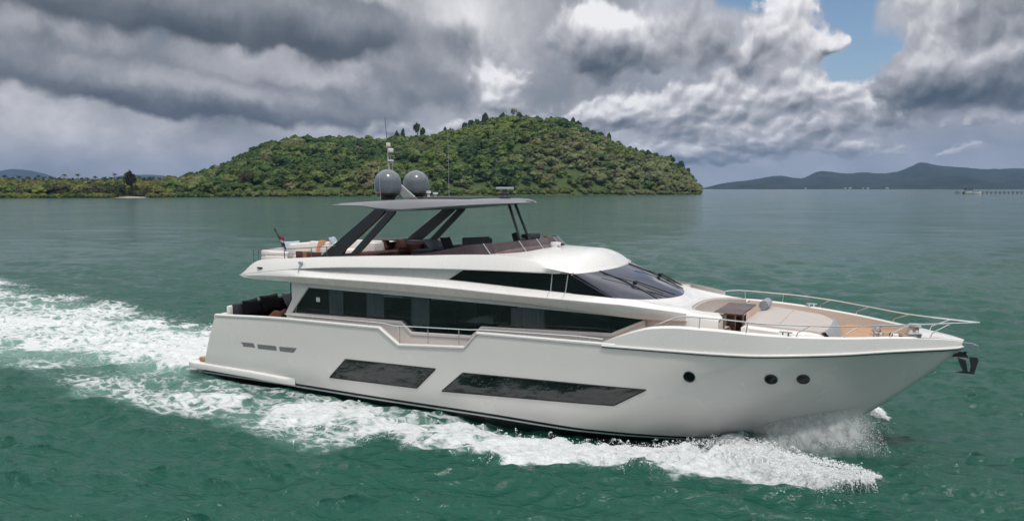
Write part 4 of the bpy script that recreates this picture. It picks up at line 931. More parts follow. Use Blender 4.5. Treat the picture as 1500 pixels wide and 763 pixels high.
    fo = T.new('ShaderNodeBsdfPrincipled'); T.l.new(T.ramp(T.noise(fl_, 5.0, 6.0, .7), [(.28, (.50, .55, .56)), (.62, (.84, .84, .85))]), fo.inputs['Base Color']); fo.inputs['Roughness'].default_value = .9
    fb = T.new('ShaderNodeBump'); fb.inputs['Strength'].default_value = .9; fb.inputs['Distance'].default_value = .12; T.l.new(T.noise(fl_, 4.2, 7.0, .7), fb.inputs['Height']); T.l.new(fb.outputs[0], fo.inputs['Normal'])
    mx = T.new('ShaderNodeMixShader'); T.l.new(foam, mx.inputs[0]); T.l.new(bs.outputs[0], mx.inputs[1]); T.l.new(fo.outputs[0], mx.inputs[2])
    out = T.new('ShaderNodeOutputMaterial'); T.l.new(mx.outputs[0], out.inputs[0])
    o = mesh_np('sea', V, F, m); point_attr(o, 'foam', np.clip(f, 0, 1.2)); point_attr(o, 'aerated', aer); tag(o, kind='structure')
build_water()

# ---- spray thrown up by the bow: droplets and clots of foam
def build_spray():
    r = np.random.default_rng(5); V = []; F = []; base = np.array([(1, 0, 0), (-1, 0, 0), (0, 1, 0), (0, -1, 0), (0, 0, 1), (0, 0, -1)], float)
    tri = np.array([(0, 2, 4), (2, 1, 4), (1, 3, 4), (3, 0, 4), (2, 0, 5), (1, 2, 5), (3, 1, 5), (0, 3, 5)])
    pos = []; rad = []
    for side in (-1, 1):
        n = 9000; X = 24.3 - np.abs(r.normal(0, 1, n)) * 3.0; X = X[X > 12]; n = len(X)
        wi, wo = WASH_IN(X), WASH_OUT(X); c = wi + (wo - wi) * np.clip(r.normal(.48, .24, n), 0, 1.12)
        h = CREST_H(X) * np.exp(-((c - wi - .42 * (wo - wi)) / .8) ** 2)
        z = SEA + h + np.abs(r.normal(0, 1, n)) * (.02 + .16 * CREST_H(X))
        pos.append(np.stack([X, side * c, z], 1)); rad.append(.004 + .013 * r.random(n) ** 4)
        # sheet thrown off the stem
        n = 3200; u = r.random(n) ** .8; v = r.random(n); X = 22.6 + 1.0 * u + .9 * v * u; Yy = .06 + .95 * v + .3 * r.random(n) * v; z = SEA + .15 + .95 * u * (1 - v ** 1.6) + r.normal(0, .05, n)
        pos.append(np.stack([X, side * Yy, z], 1)); rad.append(.003 + .009 * r.random(n) ** 4)
    # jets: droplets strung along short ballistic arcs off the breaking crest
    for side in (-1, 1):
        for k in range(900):
            X0 = 24.1 - abs(r.normal(0, 1)) * 2.6 if k % 3 else r.uniform(8, 21); wi, wo = float(WASH_IN(X0)), float(WASH_OUT(X0)); H = float(CREST_H(X0))
            y0 = wi + (wo - wi) * np.clip(r.normal(.5, .28), -.05, 1.02); n = 26; tt_ = np.linspace(0, 1, n) * r.uniform(.35, 1.0)
            vx, vy, vz = -.9 * r.random() + .5, r.uniform(.1, 1.1), (.4 + 1.5 * r.random()) * (.30 + 1.0 * H)
            p = np.stack([X0 + vx * tt_, side * (y0 + vy * tt_), SEA + H * .75 + vz * tt_ * .55 - 1.1 * tt_ ** 2], 1) + r.normal(0, .012, (n, 3))
            pos.append(p); rad.append((.014 * (1 - np.linspace(0, 1, n)) ** 1.2 + .002) * r.uniform(.4, 1.0))
    # spume above the propeller wash
    n = 5000; X = -.6 - r.random(n) ** 1.5 * 9; pos.append(np.stack([X, r.normal(0, 1.6, n), SEA + .3 + np.abs(r.normal(0, .16, n))], 1)); rad.append(.003 + .011 * r.random(n) ** 4)
    P = np.concatenate(pos); Rr = np.concatenate(rad)[:, None, None]
    str_ = np.stack([1 + r.random(len(P)), 1 + r.random(len(P)) * .6, .7 + r.random(len(P))], 1)[:, None, :]
    V = (P[:, None, :] + base[None] * Rr * str_).reshape(-1, 3); F = (tri[None] + (np.arange(len(P)) * 6)[:, None, None]).reshape(-1, 3)
    m = mat('spray_white', (.90, .91, .92), .8)
    tag(mesh_np('bow_spray', V, F, m, True), kind='stuff')
    # thin veil of water peeling off the stem
    m = bpy.data.materials.new('spray_veil'); m.use_nodes = True; T = NT(m.node_tree); T.n.clear()
    tc = T.new('ShaderNodeTexCoord').outputs['Object']; at = T.new('ShaderNodeAttribute', attribute_name='veil').outputs['Fac']
    fu = T.new('ShaderNodeAttribute', attribute_name='flow_u').outputs['Fac']; fv_ = T.new('ShaderNodeAttribute', attribute_name='flow_v').outputs['Fac']
    nz = T.noise(T.xyz(T.math('MULTIPLY', fu, 15.0), T.math('MULTIPLY', fv_, 4.5), 0.0), 1.0, 6.0, .62, .5)
    al = T.math('MULTIPLY', at, T.smooth(nz, .25, .75, .22, .62))
    tr = T.new('ShaderNodeBsdfTransparent'); df = T.new('ShaderNodeBsdfPrincipled'); df.inputs['Base Color'].default_value = (.70, .74, .75, 1); df.inputs['Roughness'].default_value = .5
    mx = T.new('ShaderNodeMixShader'); T.l.new(al, mx.inputs[0]); T.l.new(tr.outputs[0], mx.inputs[1]); T.l.new(df.outputs[0], mx.inputs[2])
    out = T.new('ShaderNodeOutputMaterial'); T.l.new(mx.outputs[0], out.inputs[0])
    V = []; A = []; F = []; UU = []; VV = []; nu, nv = 40, 26
    for side in (-1, 1):
        k0 = len(V)
        for i in range(nu):
            for j in range(nv):
                u, v = i / (nu - 1), j / (nv - 1); UU.append(u + side * 3); VV.append(v)         # u along the stem and hull aft, v outward
                x0 = 23.55 - 2.7 * u; z0 = SEA + .80 * (1 - u) ** .7 + .42; y0 = float(hull_b(x0, z0 - .1)) + .02
                x = x0 + .75 * v * (1 - u * .6); y = y0 + (.85 + .9 * u) * v; z = z0 + .10 * math.sin(v * math.pi) * (1 - u) - (z0 - SEA - .12) * v ** 1.7 + .012 * math.sin(i * 1.7 + j * .6)
                V.append((x, side * y, z)); A.append((.92 if .0 < u else .6) * (1 - abs(2 * u - 1) ** 5) * (.55 + .45 * math.sin(min(1, v * 1.15) * math.pi) ** .5) * (1 - .8 * max(0, v - .85) / .15))
        for i in range(nu - 1):
            for j in range(nv - 1):
                q = (k0 + i * nv + j, k0 + i * nv + j + 1, k0 + (i + 1) * nv + j + 1, k0 + (i + 1) * nv + j); F.append(q)
    o = mesh_np('spray_sheet', np.array(V), np.array(F), m); point_attr(o, 'veil', np.array(A)); point_attr(o, 'flow_u', np.array(UU)); point_attr(o, 'flow_v', np.array(VV)); tag(o, kind='stuff')
build_spray()

# ---- land
def ground_mat(name, c0, c1, scale):
    m = bpy.data.materials.new(name); m.use_nodes = True; T = NT(m.node_tree); b = m.node_tree.nodes['Principled BSDF']
    tc = T.new('ShaderNodeTexCoord').outputs['Object']
    T.l.new(T.ramp(T.noise(tc, scale, 8.0, .65), [(.3, c0), (.7, c1)]), b.inputs['Base Color']); b.inputs['Roughness'].default_value = .95; b.inputs['Specular IOR Level'].default_value = .1
    return m
px2t = lambda x: (np.asarray(x, float) - 750.0) / 1167.0
COAST = pchip(px2t([-200, 0, 200, 300, 500, 650, 800, 900, 1000, 1027]), [540, 590, 600, 650, 690, 735, 800, 850, 905, 925])
WIDTH = pchip(px2t([-200, 0, 200, 300, 430, 600, 750, 900, 975, 1010, 1027]), [220, 220, 220, 230, 265, 285, 300, 240, 150, 70, 14])
RIDGE = pchip(px2t([-200, 0, 180, 245, 290, 330, 380, 430, 480, 560, 600, 660, 690, 720, 750, 790, 830, 870, 900, 940, 975, 1000, 1015, 1027]),
              [267, 267, 267, 266, 259, 249, 222, 209, 208, 209, 207, 198, 190, 182, 176, 179, 184, 198, 213, 227, 237, 250, 266, 280])
def land_z(t, w):
    d = COAST(t) + WIDTH(t) * w; zr = np.maximum((275.5 - RIDGE(t)) * (COAST(t) + WIDTH(t)) / 1167.0 + .5, 2.0)
    up = 1 - (1 - np.clip(w, 0, 1)) ** 1.55; dn = 1 - .55 * np.clip(w - 1, 0, 1.2) ** 1.5
    bx, by = bay(t, d)
    return SEA - .6 + (zr + .9) * up * dn + (fbm(bx * .02, by * .02, 4) - .5) * 7 * np.clip(w * 3, 0, 1) * np.clip(zr / 20, .1, 1), bx, by
tt = np.linspace(px2t(-200), px2t(1027), 260); ww = np.linspace(-.02, 2.0, 60); TT, WW = np.meshgrid(tt, ww); z, bx, by = land_z(TT, WW)
n, mc = TT.shape; i = np.arange(n - 1)[:, None]; j = np.arange(mc - 1)[None]; a = i * mc + j
grid_f = lambda n, mc: np.stack([(np.arange(n - 1)[:, None] * mc + np.arange(mc - 1)[None]), (np.arange(n - 1)[:, None] * mc + np.arange(mc - 1)[None]) + 1, (np.arange(n - 1)[:, None] * mc + np.arange(mc - 1)[None]) + 1 + mc, (np.arange(n - 1)[:, None] * mc + np.arange(mc - 1)[None]) + mc], -1).reshape(-1, 4)
tag(mesh_np('hills', np.stack([bx.ravel(), by.ravel(), z.ravel()], 1), grid_f(n, mc), ground_mat('forest_floor', (.050, .080, .026), (.080, .105, .038), .05)), kind='structure')
# far ranges across the bay
def far_range(name, xs, ys, d0, depth, rough, m, t0, t1, seed):
    prof = pchip(px2t(xs), ys); tt = np.linspace(px2t(t0), px2t(t1), 420); ww = np.concatenate([[-.15], np.linspace(0, 1, 26), [1.3, 1.7]])
    T_, W_ = np.meshgrid(tt, ww); d = d0 + depth * W_; zr = np.maximum((275.5 - prof(T_)) * (d0 + depth) / 1167.0 + 7, 0)
    x, y = bay(T_, d); nz = fbm(x * .0016 + seed, y * .0016, 6, .55) - .5
    z = SEA - 3 + zr * np.where(W_ <= 1, 1 - (1 - np.clip(W_, 0, 1)) ** 1.4, 1 - (W_ - 1) * .9) + nz * rough * np.clip(W_ * 2, 0, 1) * (1 - np.clip(W_, 0, 1)) * np.clip(zr / 60, 0, 1) + (fbm(x * .02, y * .02 + seed, 3) - .5) * 10 * np.clip(zr / 60, 0, 1)
    return tag(mesh_np(name, np.stack([x.ravel(), y.ravel(), z.ravel()], 1), grid_f(*T_.shape), m), kind='structure')
hill_m = ground_mat('far_forest', (.004, .010, .009), (.034, .045, .030), .006)
far_range('far_hills', [1028, 1060, 1095, 1140, 1170, 1200, 1240, 1260, 1290, 1310, 1330, 1345, 1370, 1400, 1440, 1500, 1600, 1750], [275.3, 268, 264, 257.5, 261, 251, 254.5, 252.5, 254, 251.5, 244, 238, 242.5, 245, 248, 247, 249, 256], 5400, 2300, 190, hill_m, 1020, 1780, 3.0)
far_range('far_foothills', [1270, 1300, 1330, 1360, 1390, 1420, 1450, 1480, 1520, 1600, 1750], [276, 273, 268, 263, 258.5, 261, 266, 268, 266, 265, 270], 4700, 600, 60, hill_m, 1265, 1780, 9.0)
far_range('far_shore', [1028, 1080, 1160, 1250, 1400, 1780], [275.2, 274.0, 273.2, 273.0, 273.2, 273], 4600, 500, 20, hill_m, 1024, 1790, 14.0)
far_range('distant_hills', [-250, -40, 10, 22, 40, 60, 80, 100, 160, 185, 215, 250, 290], [268, 258, 249.5, 247.5, 249, 252, 258, 266, 261, 257, 256, 258, 263], 7600, 1800, 90, hill_m, -260, 330, 21.0)

# beach
bt = np.linspace(px2t(163), px2t(222), 30); rows_ = []
V = []
for w in np.linspace(0, 1, 6):
    for t in bt:
        e = math.sin((t - bt[0]) / (bt[-1] - bt[0]) * math.pi) ** .6; d = float(COAST(t)) - 4 * e + 16 * w; x, y = bay(t, d); V.append((float(x), float(y), SEA - .15 + .9 * w * e + .12 * e))
tag(mesh_np('beach', np.array(V), grid_f(6, 30), ground_mat('pale_sand', (.30, .27, .22), (.42, .38, .32), .3)), kind='structure')

# ---- trees
def leaf_mat(name, use_attr):
    m = bpy.data.materials.new(name); m.use_nodes = True; T = NT(m.node_tree); T.n.clear()
    tc = T.new('ShaderNodeTexCoord').outputs['Object']
    if use_attr: c = T.new('ShaderNodeAttribute', attribute_name='tint').outputs['Color']
    else: c = T.new('ShaderNodeObjectInfo').outputs['Color']
    n = T.noise(tc, .9, 3.0, .6)
    c = T.mixc(1.0, c, T.ramp(n, [(.25, (.62, .66, .60)), (.75, (1.35, 1.30, 1.2))]), 'MULTIPLY')
    d = T.new('ShaderNodeBsdfPrincipled'); T.l.new(c, d.inputs['Base Color']); d.inputs['Roughness'].default_value = .7; d.inputs['Specular IOR Level'].default_value = .25
    tl = T.new('ShaderNodeBsdfTranslucent'); T.l.new(c, tl.inputs[0])
    mx = T.new('ShaderNodeMixShader'); mx.inputs[0].default_value = .34; T.l.new(d.outputs[0], mx.inputs[1]); T.l.new(tl.outputs[0], mx.inputs[2])
    out = T.new('ShaderNodeOutputMaterial'); T.l.new(mx.outputs[0], out.inputs[0]); return m
leaf_stuff = leaf_mat('forest_leaves', True); leaf_one = leaf_mat('tree_leaves', False)
bark = mat('bark', (.10, .08, .06), .9, vary=.3, bump=.5)
def crown_quads(r, n, lobes, size, flat=.75, tall=1.0, inner=.15):
    """leaf clumps on the skin of several lobes; unit-radius crown centred on the origin"""
    L = []
    for k in range(lobes):
        v = r.normal(0, 1, 3); v /= np.linalg.norm(v); v[2] = v[2] * .6 + .1
        L.append((v * np.array([.58, .58, .5 * tall]), r.uniform(.34, .56)))
    L.append((np.array([0, 0, .1]), .62))
    k = r.integers(0, len(L), n); c = np.array([L[i][0] for i in k]); rad = np.array([L[i][1] for i in k])
    v = r.normal(0, 1, (n, 3)); v[:, 2] = np.where(v[:, 2] < -.3, -v[:, 2], v[:, 2]); v /= np.linalg.norm(v, axis=1)[:, None]
    p = c + v * (rad * (1 - inner * r.random(n)))[:, None]; p[:, 2] *= flat * tall
    nrm = v + r.normal(0, .38, (n, 3)); nrm[:, 2] += .55; nrm /= np.linalg.norm(nrm, axis=1)[:, None]
    up = np.where(np.abs(nrm[:, 2:3]) < .9, np.array([[0, 0, 1.]]), np.array([[1., 0, 0]])); a = np.cross(nrm, up); a /= np.linalg.norm(a, axis=1)[:, None]; b = np.cross(nrm, a)
    th = r.uniform(0, 6.28, n)[:, None]; a, b = a * np.cos(th) + b * np.sin(th), b * np.cos(th) - a * np.sin(th)
    s = (size * r.uniform(.6, 1.35, n))[:, None]; e = r.uniform(.55, 1.0, n)[:, None]
    return np.stack([p - a * s - b * s * e * .6, p + a * s * .7 - b * s * e, p + a * s + b * s * e * .7, p - a * s * .6 + b * s * e], 1)   # (n,4,3)
def core_quads(r, tall=1.0, flat=.8, k=.70):
    nu, nv = 9, 6; ph = r.uniform(0, 6, 6); P_ = np.zeros((nv + 1, nu, 3))
    for i in range(nv + 1):
        for j in range(nu):
            a = 2 * math.pi * j / nu; e = -.5 + (math.pi / 2 + .5) * i / nv
            q = k * (1 + .20 * math.sin(3 * a + ph[0] + 2 * e) + .16 * math.sin(2 * a + ph[1] - 4 * e) + .10 * math.sin(5 * a + ph[2] + 5 * e))
            P_[i, j] = (q * math.cos(e) * math.cos(a), q * math.cos(e) * math.sin(a), q * math.sin(e) * flat * tall)
    Q = [[P_[i, j], P_[i, (j + 1) % nu], P_[i + 1, (j + 1) % nu], P_[i + 1, j]] for i in range(nv) for j in range(nu)]
    return np.array(Q)
def build_forest():
    r = np.random.default_rng(11); protos = [np.concatenate([crown_quads(r, 110, r.integers(4, 8), .17), core_quads(r)]) for _ in range(12)]
    N = 5200; t = r.uniform(px2t(-190), px2t(1024), N * 2); w = r.random(N * 2) ** .85 * 1.12
    t = t[:N]; w = w[:N]
    # understorey fringe along the water's edge
    n2 = 620; t = np.concatenate([t, r.uniform(px2t(-190), px2t(1026), n2)]); w = np.concatenate([w, r.random(n2) * .035 + .004])
    z, x, y = land_z(t, w); px = t * 1167 + 750
    gap = (px > 168) & (px < 216) & (w < .10)
    lowland = px < 250
    keep = ~gap & ~(lowland & (r.random(len(t)) < .1)); t, w, z, x, y, px, lowland = [q[keep] for q in (t, w, z, x, y, px, lowland)]
    n = len(t); fringe = w < .04
    rad = np.where(fringe, r.uniform(2.2, 3.8, n), (3.2 + 5.6 * r.random(n) ** 1.8) * np.where(lowland, .85, 1.0)); rad *= np.where(px > 980, .75, 1)
    kind = fbm(x * .012, y * .012, 3) + r.normal(0, .10, n)
    pal = np.array([(.055, .105, .034), (.085, .145, .040), (.135, .190, .050), (.165, .200, .070), (.180, .180, .085), (.200, .225, .110)])
    ci = np.clip(((kind - .5) * 9 + 2.4 + np.where(w > .8, -1.2, 0) + np.where(w < .3, .7, 0)).round(), 0, 5).astype(int); ci = np.where(r.random(n) < .12, r.integers(0, 6, n), ci)
    col = pal[ci] * r.uniform(.75, 1.25, (n, 1)); sunlit_patch = np.exp(-((px - 725) / 70) ** 2 - ((w - .72) / .18) ** 2); col = col * (1 - sunlit_patch[:, None]) + np.array([.185, .240, .052]) * sunlit_patch[:, None]; col = np.where(lowland[:, None], col * np.array([1.15, 1.0, .9]), col)  # crowns below the summit painted brighter green, like a break in cloud shadow
    V = np.empty((n, 164, 4, 3), np.float32); C = np.empty((n, 164, 4, 4), np.float32)
    for k in range(n):
        q = protos[k % 12]; a = r.uniform(0, 6.28); ca_, sa_ = math.cos(a), math.sin(a); s = rad[k]; sv = s * r.uniform(.75, 1.25)
        V[k, ..., 0] = (q[..., 0] * ca_ - q[..., 1] * sa_) * s + x[k]; V[k, ..., 1] = (q[..., 0] * sa_ + q[..., 1] * ca_) * s + y[k]; V[k, ..., 2] = q[..., 2] * sv + z[k] + (s * .75 if not fringe[k] else s * .45)
        C[k, ..., :3] = col[k] * r.uniform(.85, 1.15, (164, 1, 1)); C[k, ..., 3] = 1
    nq = n * 164; o = mesh_np('forest', V.reshape(-1, 3), np.arange(nq * 4).reshape(-1, 4), leaf_stuff, False)
    point_attr(o, 'tint', C.reshape(-1, 4), 'FLOAT_COLOR'); tag(o, kind='stuff')
build_forest()

def tree_mesh(seed, n, lobes, size, tall):
    rr_ = np.random.default_rng(seed); q = crown_quads(rr_, n, lobes, size, .8, tall)
    if n > 200: q = np.concatenate([q, core_quads(rr_, tall, .8, .62)])
    me = bpy.data.meshes.new('crown')
    V = q.reshape(-1, 3); me.from_pydata([tuple(p) for p in V], [], [tuple(range(i * 4, i * 4 + 4)) for i in range(len(q))]); me.materials.append(leaf_one); return me
def trunk_mesh(seed, bend=.1):
    r = np.random.default_rng(seed); mb = MB(); pts = [(bend * math.sin(k * .5), bend * .5 * math.sin(k * .8 + seed), k / 6) for k in range(7)]
    mb.tube(pts, [.045, .04, .036, .032, .028, .022, .014], 7)
    for k in range(4):
        a = r.uniform(0, 6.28); b0 = pts[3 + k // 2]; mb.tube([b0, (b0[0] + .14 * math.cos(a), b0[1] + .14 * math.sin(a), b0[2] + .16), (b0[0] + .24 * math.cos(a), b0[1] + .24 * math.sin(a), b0[2] + .38)], [.018, .013, .006], 5)
    o = mb.build('trunk', bark); me = o.data; bpy.data.objects.remove(o); return me
TRUNKS = [trunk_mesh(s) for s in (1, 2, 3)]
CROWNS = {'round': [tree_mesh(s, 420, 8, .12, 1.0) for s in (41, 42, 43)], 'tall': [tree_mesh(s, 380, 7, .12, 1.5) for s in (51, 52)], 'thin': [tree_mesh(s, 150, 7, .085, .9) for s in (61,)], 'bush': [tree_mesh(s, 460, 9, .11, .85) for s in (71, 72, 73)]}
def plant_tree(name, x, y, z, h, cr, shape, color, label, cat, group=None, k=0, crown_frac=.55):
    t = thing(name, (x, y, z), label, cat, group)
    c = bpy.data.objects.new('crown', CROWNS[shape][k % len(CROWNS[shape])]); COL.objects.link(c); c.parent = t; c.color = (*color, 1)
    c.scale = (cr, cr, h * crown_frac / (1.0 if shape != 'tall' else 1.7) / .85); c.location = (0, 0, h * (1 - crown_frac * .52)); c.rotation_euler = (0, 0, k * 1.7)
    if shape != 'bush' or h > 6:
        s = bpy.data.objects.new('trunk', TRUNKS[k % 3]); COL.objects.link(s); s.parent = t; s.scale = (h * .55, h * .55, h * (.92 if shape != 'bush' else .6)); s.rotation_euler = (0, 0, k)
    return t
DK = (.045, .088, .034); MG = (.070, .120, .040); OL = (.15, .155, .08)
def on_ridge(px, ytop, w=1.0):
    t = float(px2t(px)); z, x, y = land_z(np.array([t]), np.array([w])); d = float(COAST(t) + WIDTH(t) * w); return float(x[0]), float(y[0]), float(z[0]), (275.5 - ytop) * d / 1167 + CAM_POS[2] - float(z[0]) + 1.0
SKYLINE = [(612, 183, 4.8, 'tall', DK, 'tall dark round headed tree standing alone on the ridge above the right hand dome', None), (620, 192, 4.2, 'round', DK, 'dark tree close to the right of the lone tall ridge tree', None),
           (752, 162, 6.5, 'thin', OL, 'pale thin crowned tree sticking up at the very summit of the island', None)]
for px_, yt, cr, sh_ in [(583, 196, 3.2, 'round'), (592, 195, 3, 'round'), (653, 189, 3.2, 'tall'), (661, 191, 3.2, 'tall'), (683, 185, 5.5, 'round'), (692, 180, 5.5, 'round'), (700, 179, 5, 'round'), (712, 172, 6.5, 'round'), (722, 176, 5.5, 'round'), (737, 169, 4.6, 'tall'), (760, 170, 6, 'round'), (771, 172, 4, 'tall'),
                         (786, 174, 6.5, 'round'), (806, 176, 4.5, 'round'), (815, 176, 5.5, 'round'), (826, 178, 5, 'round'), (838, 178, 4.5, 'round'), (846, 180, 4, 'tall'), (858, 189, 4.5, 'round'), (868, 195, 4.5, 'round'), (879, 197, 4, 'round'), (891, 197, 3.6, 'tall'), (905, 211, 4.5, 'round'), (922, 217, 4.2, 'round'), (930, 219, 3.8, 'round'),
                         (948, 224, 4.2, 'round'), (960, 227, 4.2, 'round'), (981, 230, 5, 'round'), (995, 240, 4, 'round'), (1006, 249, 3.5, 'round'), (470, 207, 4.5, 'round'), (395, 214, 4.5, 'round'), (440, 206, 4.5, 'round'), (520, 207, 4.5, 'round')]:
    SKYLINE.append((px_, yt, cr, sh_, DK, 'dark green tree breaking the skyline along the top of the island', 'dark trees along the island skyline'))
for k, (px_, yt, cr, sh_, c, lab, grp) in enumerate(SKYLINE):
    x, y, z, h = on_ridge(px_, yt); plant_tree('ridge_tree', x, y, z - .5, max(h, 7), cr * (1.0 if grp is None else 1.1 + .25 * math.sin(k * 2.3)), sh_, c, lab, 'tree', grp, k, .5 if grp is None else .82)
# the low shore to the left
r_ = np.random.default_rng(3)
x, y, z, h = on_ridge(193, 254, .10); plant_tree('shore_tree', x, y, z, h, 4.6, 'tall', (.030, .030, .018), 'dark slender tree standing beside the small sandy beach', 'tree', None, 2, .7)
for k, (px_, yt, cr) in enumerate([(8, 276, 7), (28, 279, 6), (50, 277, 5.5), (75, 272, 9), (92, 270, 11), (112, 275, 6), (128, 279, 5), (142, 272, 9), (158, 271, 9), (176, 270, 8), (205, 280, 5), (222, 279, 6), (240, 277, 6), (262, 276, 6), (420, 252, 9), (445, 254, 6), (362, 250, 7)]):
    w_ = .05 + .05 * r_.random() if px_ < 300 else .16; x, y, z, h = on_ridge(px_, yt, w_)
    plant_tree('shore_bush', x, y, z - .6, max(h, 3.5), cr, 'bush', [(.060, .075, .028), (.085, .088, .048), (.045, .062, .024)][k % 3], 'broad rounded bush at the edge of the low wooded shore', 'bush', 'bushes along the shore', k, 1.05)

def palm_meshes():
    mb = MB(); mb.tube([(0, 0, 0), (.02, 0, .3), (.06, .01, .65), (.08, .02, 1.0)], [.022, .016, .014, .012], 7); o = mb.build('trunk', bark); tm = o.data; bpy.data.objects.remove(o)
    mb = MB(); r = np.random.default_rng(8)
    for k in range(15):
        a = k * 2.4; el_ = r.uniform(-.25, 1.0); n = 7; L_ = r.uniform(.85, 1.1); prev = None
        for side in (-1, 1):
            rows_ = []
            for i in range(n):
                s = i / (n - 1); rr = L_ * s * math.cos(el_ * (1 - s * .4)); zz = L_ * (math.sin(el_) * s - .75 * s * s); wd = .13 * math.sin(min(1, s * 1.1 + .12) * math.pi) * (1 if i % 2 else .72)
                px0 = np.array([rr * math.cos(a), rr * math.sin(a), zz]); sd_ = np.array([-math.sin(a), math.cos(a), 0]) * side
                rows_.append([tuple(px0), tuple(px0 + sd_ * wd + np.array([0, 0, -wd * .7]))])
            mb.grid(rows_)
    o = mb.build('fronds', leaf_one, weld=False); fm = o.data; bpy.data.objects.remove(o); return tm, fm
PT, PF = palm_meshes()
for k, px_ in enumerate([2, 9, 16, 22, 33, 39, 46, 55, 62, 70, 77, 82, 90, 98, 105, 112, 119, 124, 131, 138, 145, 149, 156, 163, 168, 175, 182, 189, 201, 208, 214, 221, 228, 236, 243, 250]):
    w_ = r_.uniform(.25, .75); yt = {9: 257, 33: 258, 46: 259, 62: 257, 98: 255.5, 119: 255, 143: 256, 168: 254}.get(px_, 258 + r_.uniform(0, 4.5)) + .8; x, y, z, h = on_ridge(px_, yt, w_)
    t = thing('palm_tree', (x, y, z), 'slender coconut palm rising from the low wooded shore on the left', 'palm tree', 'coconut palms on the low shore')
    h = max(h - 1.0, 9.0)
    a = bpy.data.objects.new('trunk', PT); COL.objects.link(a); a.parent = t; a.scale = (h * r_.uniform(.6, 1.6), h * r_.uniform(.6, 1.6), h); a.rotation_euler = (0, 0, r_.uniform(0, 6))
    b = bpy.data.objects.new('fronds', PF); COL.objects.link(b); b.parent = t; ang = a.rotation_euler.z
    b.location = (.08 * a.scale[0] * math.cos(ang) - .02 * a.scale[1] * math.sin(ang), .08 * a.scale[0] * math.sin(ang) + .02 * a.scale[1] * math.cos(ang), h); b.scale = (3.4, 3.4, 3.8); b.rotation_euler = (0, 0, k * 1.3); b.color = (.030, .042, .020, 1)

# ---- pier, moored boat and far buildings on the right
pd = 960.0
def pier_pt(px, y_off=0): x, y = bay(float(px2t(px)), pd + y_off); return float(x), float(y)
ax_, ay_ = pier_pt(1437); bx_, by_ = pier_pt(1620)
weathered = mat('weathered_timber', (.055, .052, .048), .9, vary=.25)
pr = thing('pier', (ax_, ay_, SEA), 'long low timber pier on posts at the right edge of the bay', 'pier')
dv = np.array([bx_ - ax_, by_ - ay_]); Ln = float(np.linalg.norm(dv)); dv /= Ln; nv_ = np.array([-dv[1], dv[0]])
def loc(s, o, z): return (dv[0] * s + nv_[0] * o, dv[1] * s + nv_[1] * o, z)
MB().prism([loc(0, -1, 1.9), loc(Ln, -1, 1.9), loc(Ln, 1, 1.9), loc(0, 1, 1.9)], (0, 0, .45)).build('walkway', weathered, pr)
for k in range(30):
    s = k * Ln / 29; mb = MB()
    for o_ in (-.9, .9): mb.tube([loc(s, o_, -2), loc(s, o_, 3.4 if k % 2 else 2.9)], .24, 6)
    mb.tube([loc(s, -.9, 1.2), loc(s, .9, 1.2)], .12, 5); mb.build('pier_post', weathered, pr)
ox, oy = pier_pt(1400); ps = thing('mooring_posts', (ox, oy, SEA), 'small cluster of dark mooring posts left of the distant moored boat', 'mooring posts')
for k, (dx_, hh) in enumerate(((-2.2, 3.2), (-.8, 3.8), (.8, 3.4), (2.2, 2.8))):
    MB().tube([(AX_R[0] * dx_, AX_R[1] * dx_, -2), (AX_R[0] * dx_, AX_R[1] * dx_, hh)], .32, 6).build('post', weathered, ps)
ox, oy = pier_pt(1421, -15); bt_ = thing('fishing_boat', (ox, oy, SEA), 'small white boat with a dark canopy moored near the distant pier', 'boat')
bt_.rotation_euler = (0, 0, CAM_YAW)
bh = MB(); rows_ = []
for s in np.linspace(-9, 11, 16):
    wd = 1.9 * max(.05, 1 - (max(0, s - 3) / 8.2) ** 2); sh_ = 1.5 + .012 * (s - 1) ** 2 + (.9 if s > 9 else 0) * (s - 9) / 2
    rows_.append([(s, -wd, sh_), (s, -wd * .9, .6), (s, -wd * .5, -.5), (s, wd * .5, -.5), (s, wd * .9, .6), (s, wd, sh_)])
bh.grid(rows_); bh.poly(rows_[0]); bh.build('hull', mat('boat_white', (.62, .62, .60), .5), bt_)
MB().box(-6.2, -1.2, -1.5, 1.5, 1.0, 3.2, .1).build('cabin', mat('boat_cabin', (.55, .55, .55), .5), bt_)
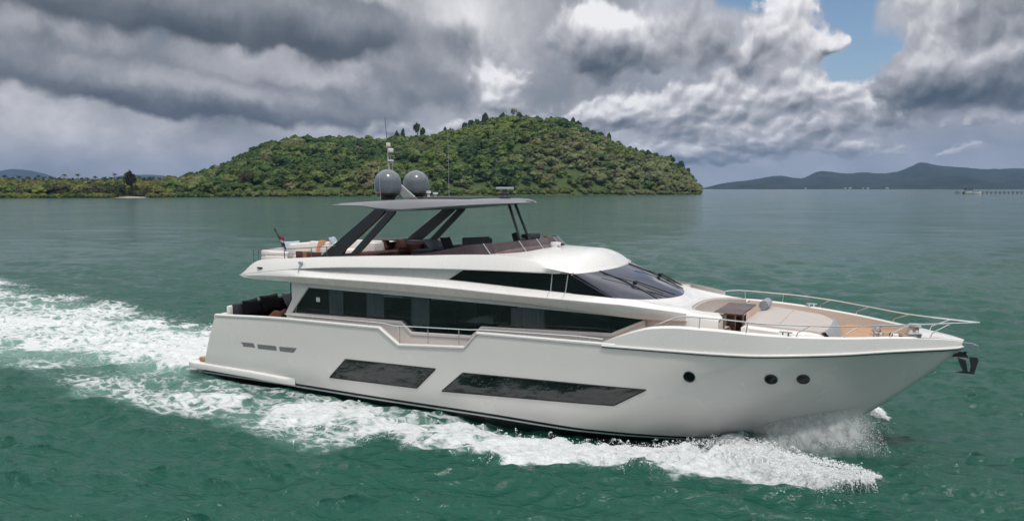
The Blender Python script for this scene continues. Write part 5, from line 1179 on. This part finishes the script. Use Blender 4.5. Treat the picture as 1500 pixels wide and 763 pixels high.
cn = MB(); cn.grid([[(s, -2.0, 5.0), (s, -1.2, 6.6), (s, 0, 7.4), (s, 1.2, 6.6), (s, 2.0, 5.0)] for s in np.linspace(-8.0, .5, 6)])
for s in (-7.6, -4, .2):
    for o_ in (-1.9, 1.9): cn.tube([(s, o_, 1.2), (s, o_, 5.0)], .13, 5)
cn.build('canopy', mat('canopy_navy', (.012, .016, .030), .7), bt_)
MB().tube([(-3.5, 0, 6.8), (-3.5, 0, 10.2)], .14, 6).build('mast', weathered, bt_)
MB().box(-10.4, -7.4, -1.2, 1.2, .2, 2.9, .3).build('outboard_gear', weathered, bt_)
wb_ = mat('far_white_wall', (.26, .26, .255), .6); rf_ = mat('far_roof', (.25, .20, .18), .8)
for k, px_ in enumerate((1178, 1236, 1243, 1262, 1269, 1297)):
    x, y = bay(float(px2t(px_)), 4560.0 + 9 * (k % 3)); t = thing('far_building', (float(x), float(y), SEA), 'tiny pale building on the far shore below the hills', 'building', 'pale buildings on the far shore')
    wdt = 4 + 2 * (k % 3); t.rotation_euler = (0, 0, CAM_YAW)
    MB().box(-wdt, wdt, -6, 6, -1, 5 + (k % 3)).build('wall', wb_, t); hh = 5 + (k % 3)
    MB().prism([(-wdt - 1, -7, hh), (-wdt - 1, 7, hh), (-wdt - 1, 0, hh + 4)], (2 * wdt + 2, 0, 0)).build('roof', rf_, t)

# ---- the air over the bay
def build_haze():
    mb = MB(); mb.box(FOOT[0] - 11000, FOOT[0] + 11000, FOOT[1] - 11000, FOOT[1] + 11000, SEA - 8.0, 420)
    m = bpy.data.materials.new('sea_haze'); m.use_nodes = True; T = NT(m.node_tree); T.n.clear()
    v = T.new('ShaderNodeVolumePrincipled'); v.inputs['Color'].default_value = (.36, .58, .98, 1); v.inputs['Density'].default_value = 4.6e-5; v.inputs['Anisotropy'].default_value = .1
    out = T.new('ShaderNodeOutputMaterial'); T.l.new(v.outputs[0], out.inputs[1])
    o = mb.build('haze', m); tag(o, kind='stuff')
build_haze()
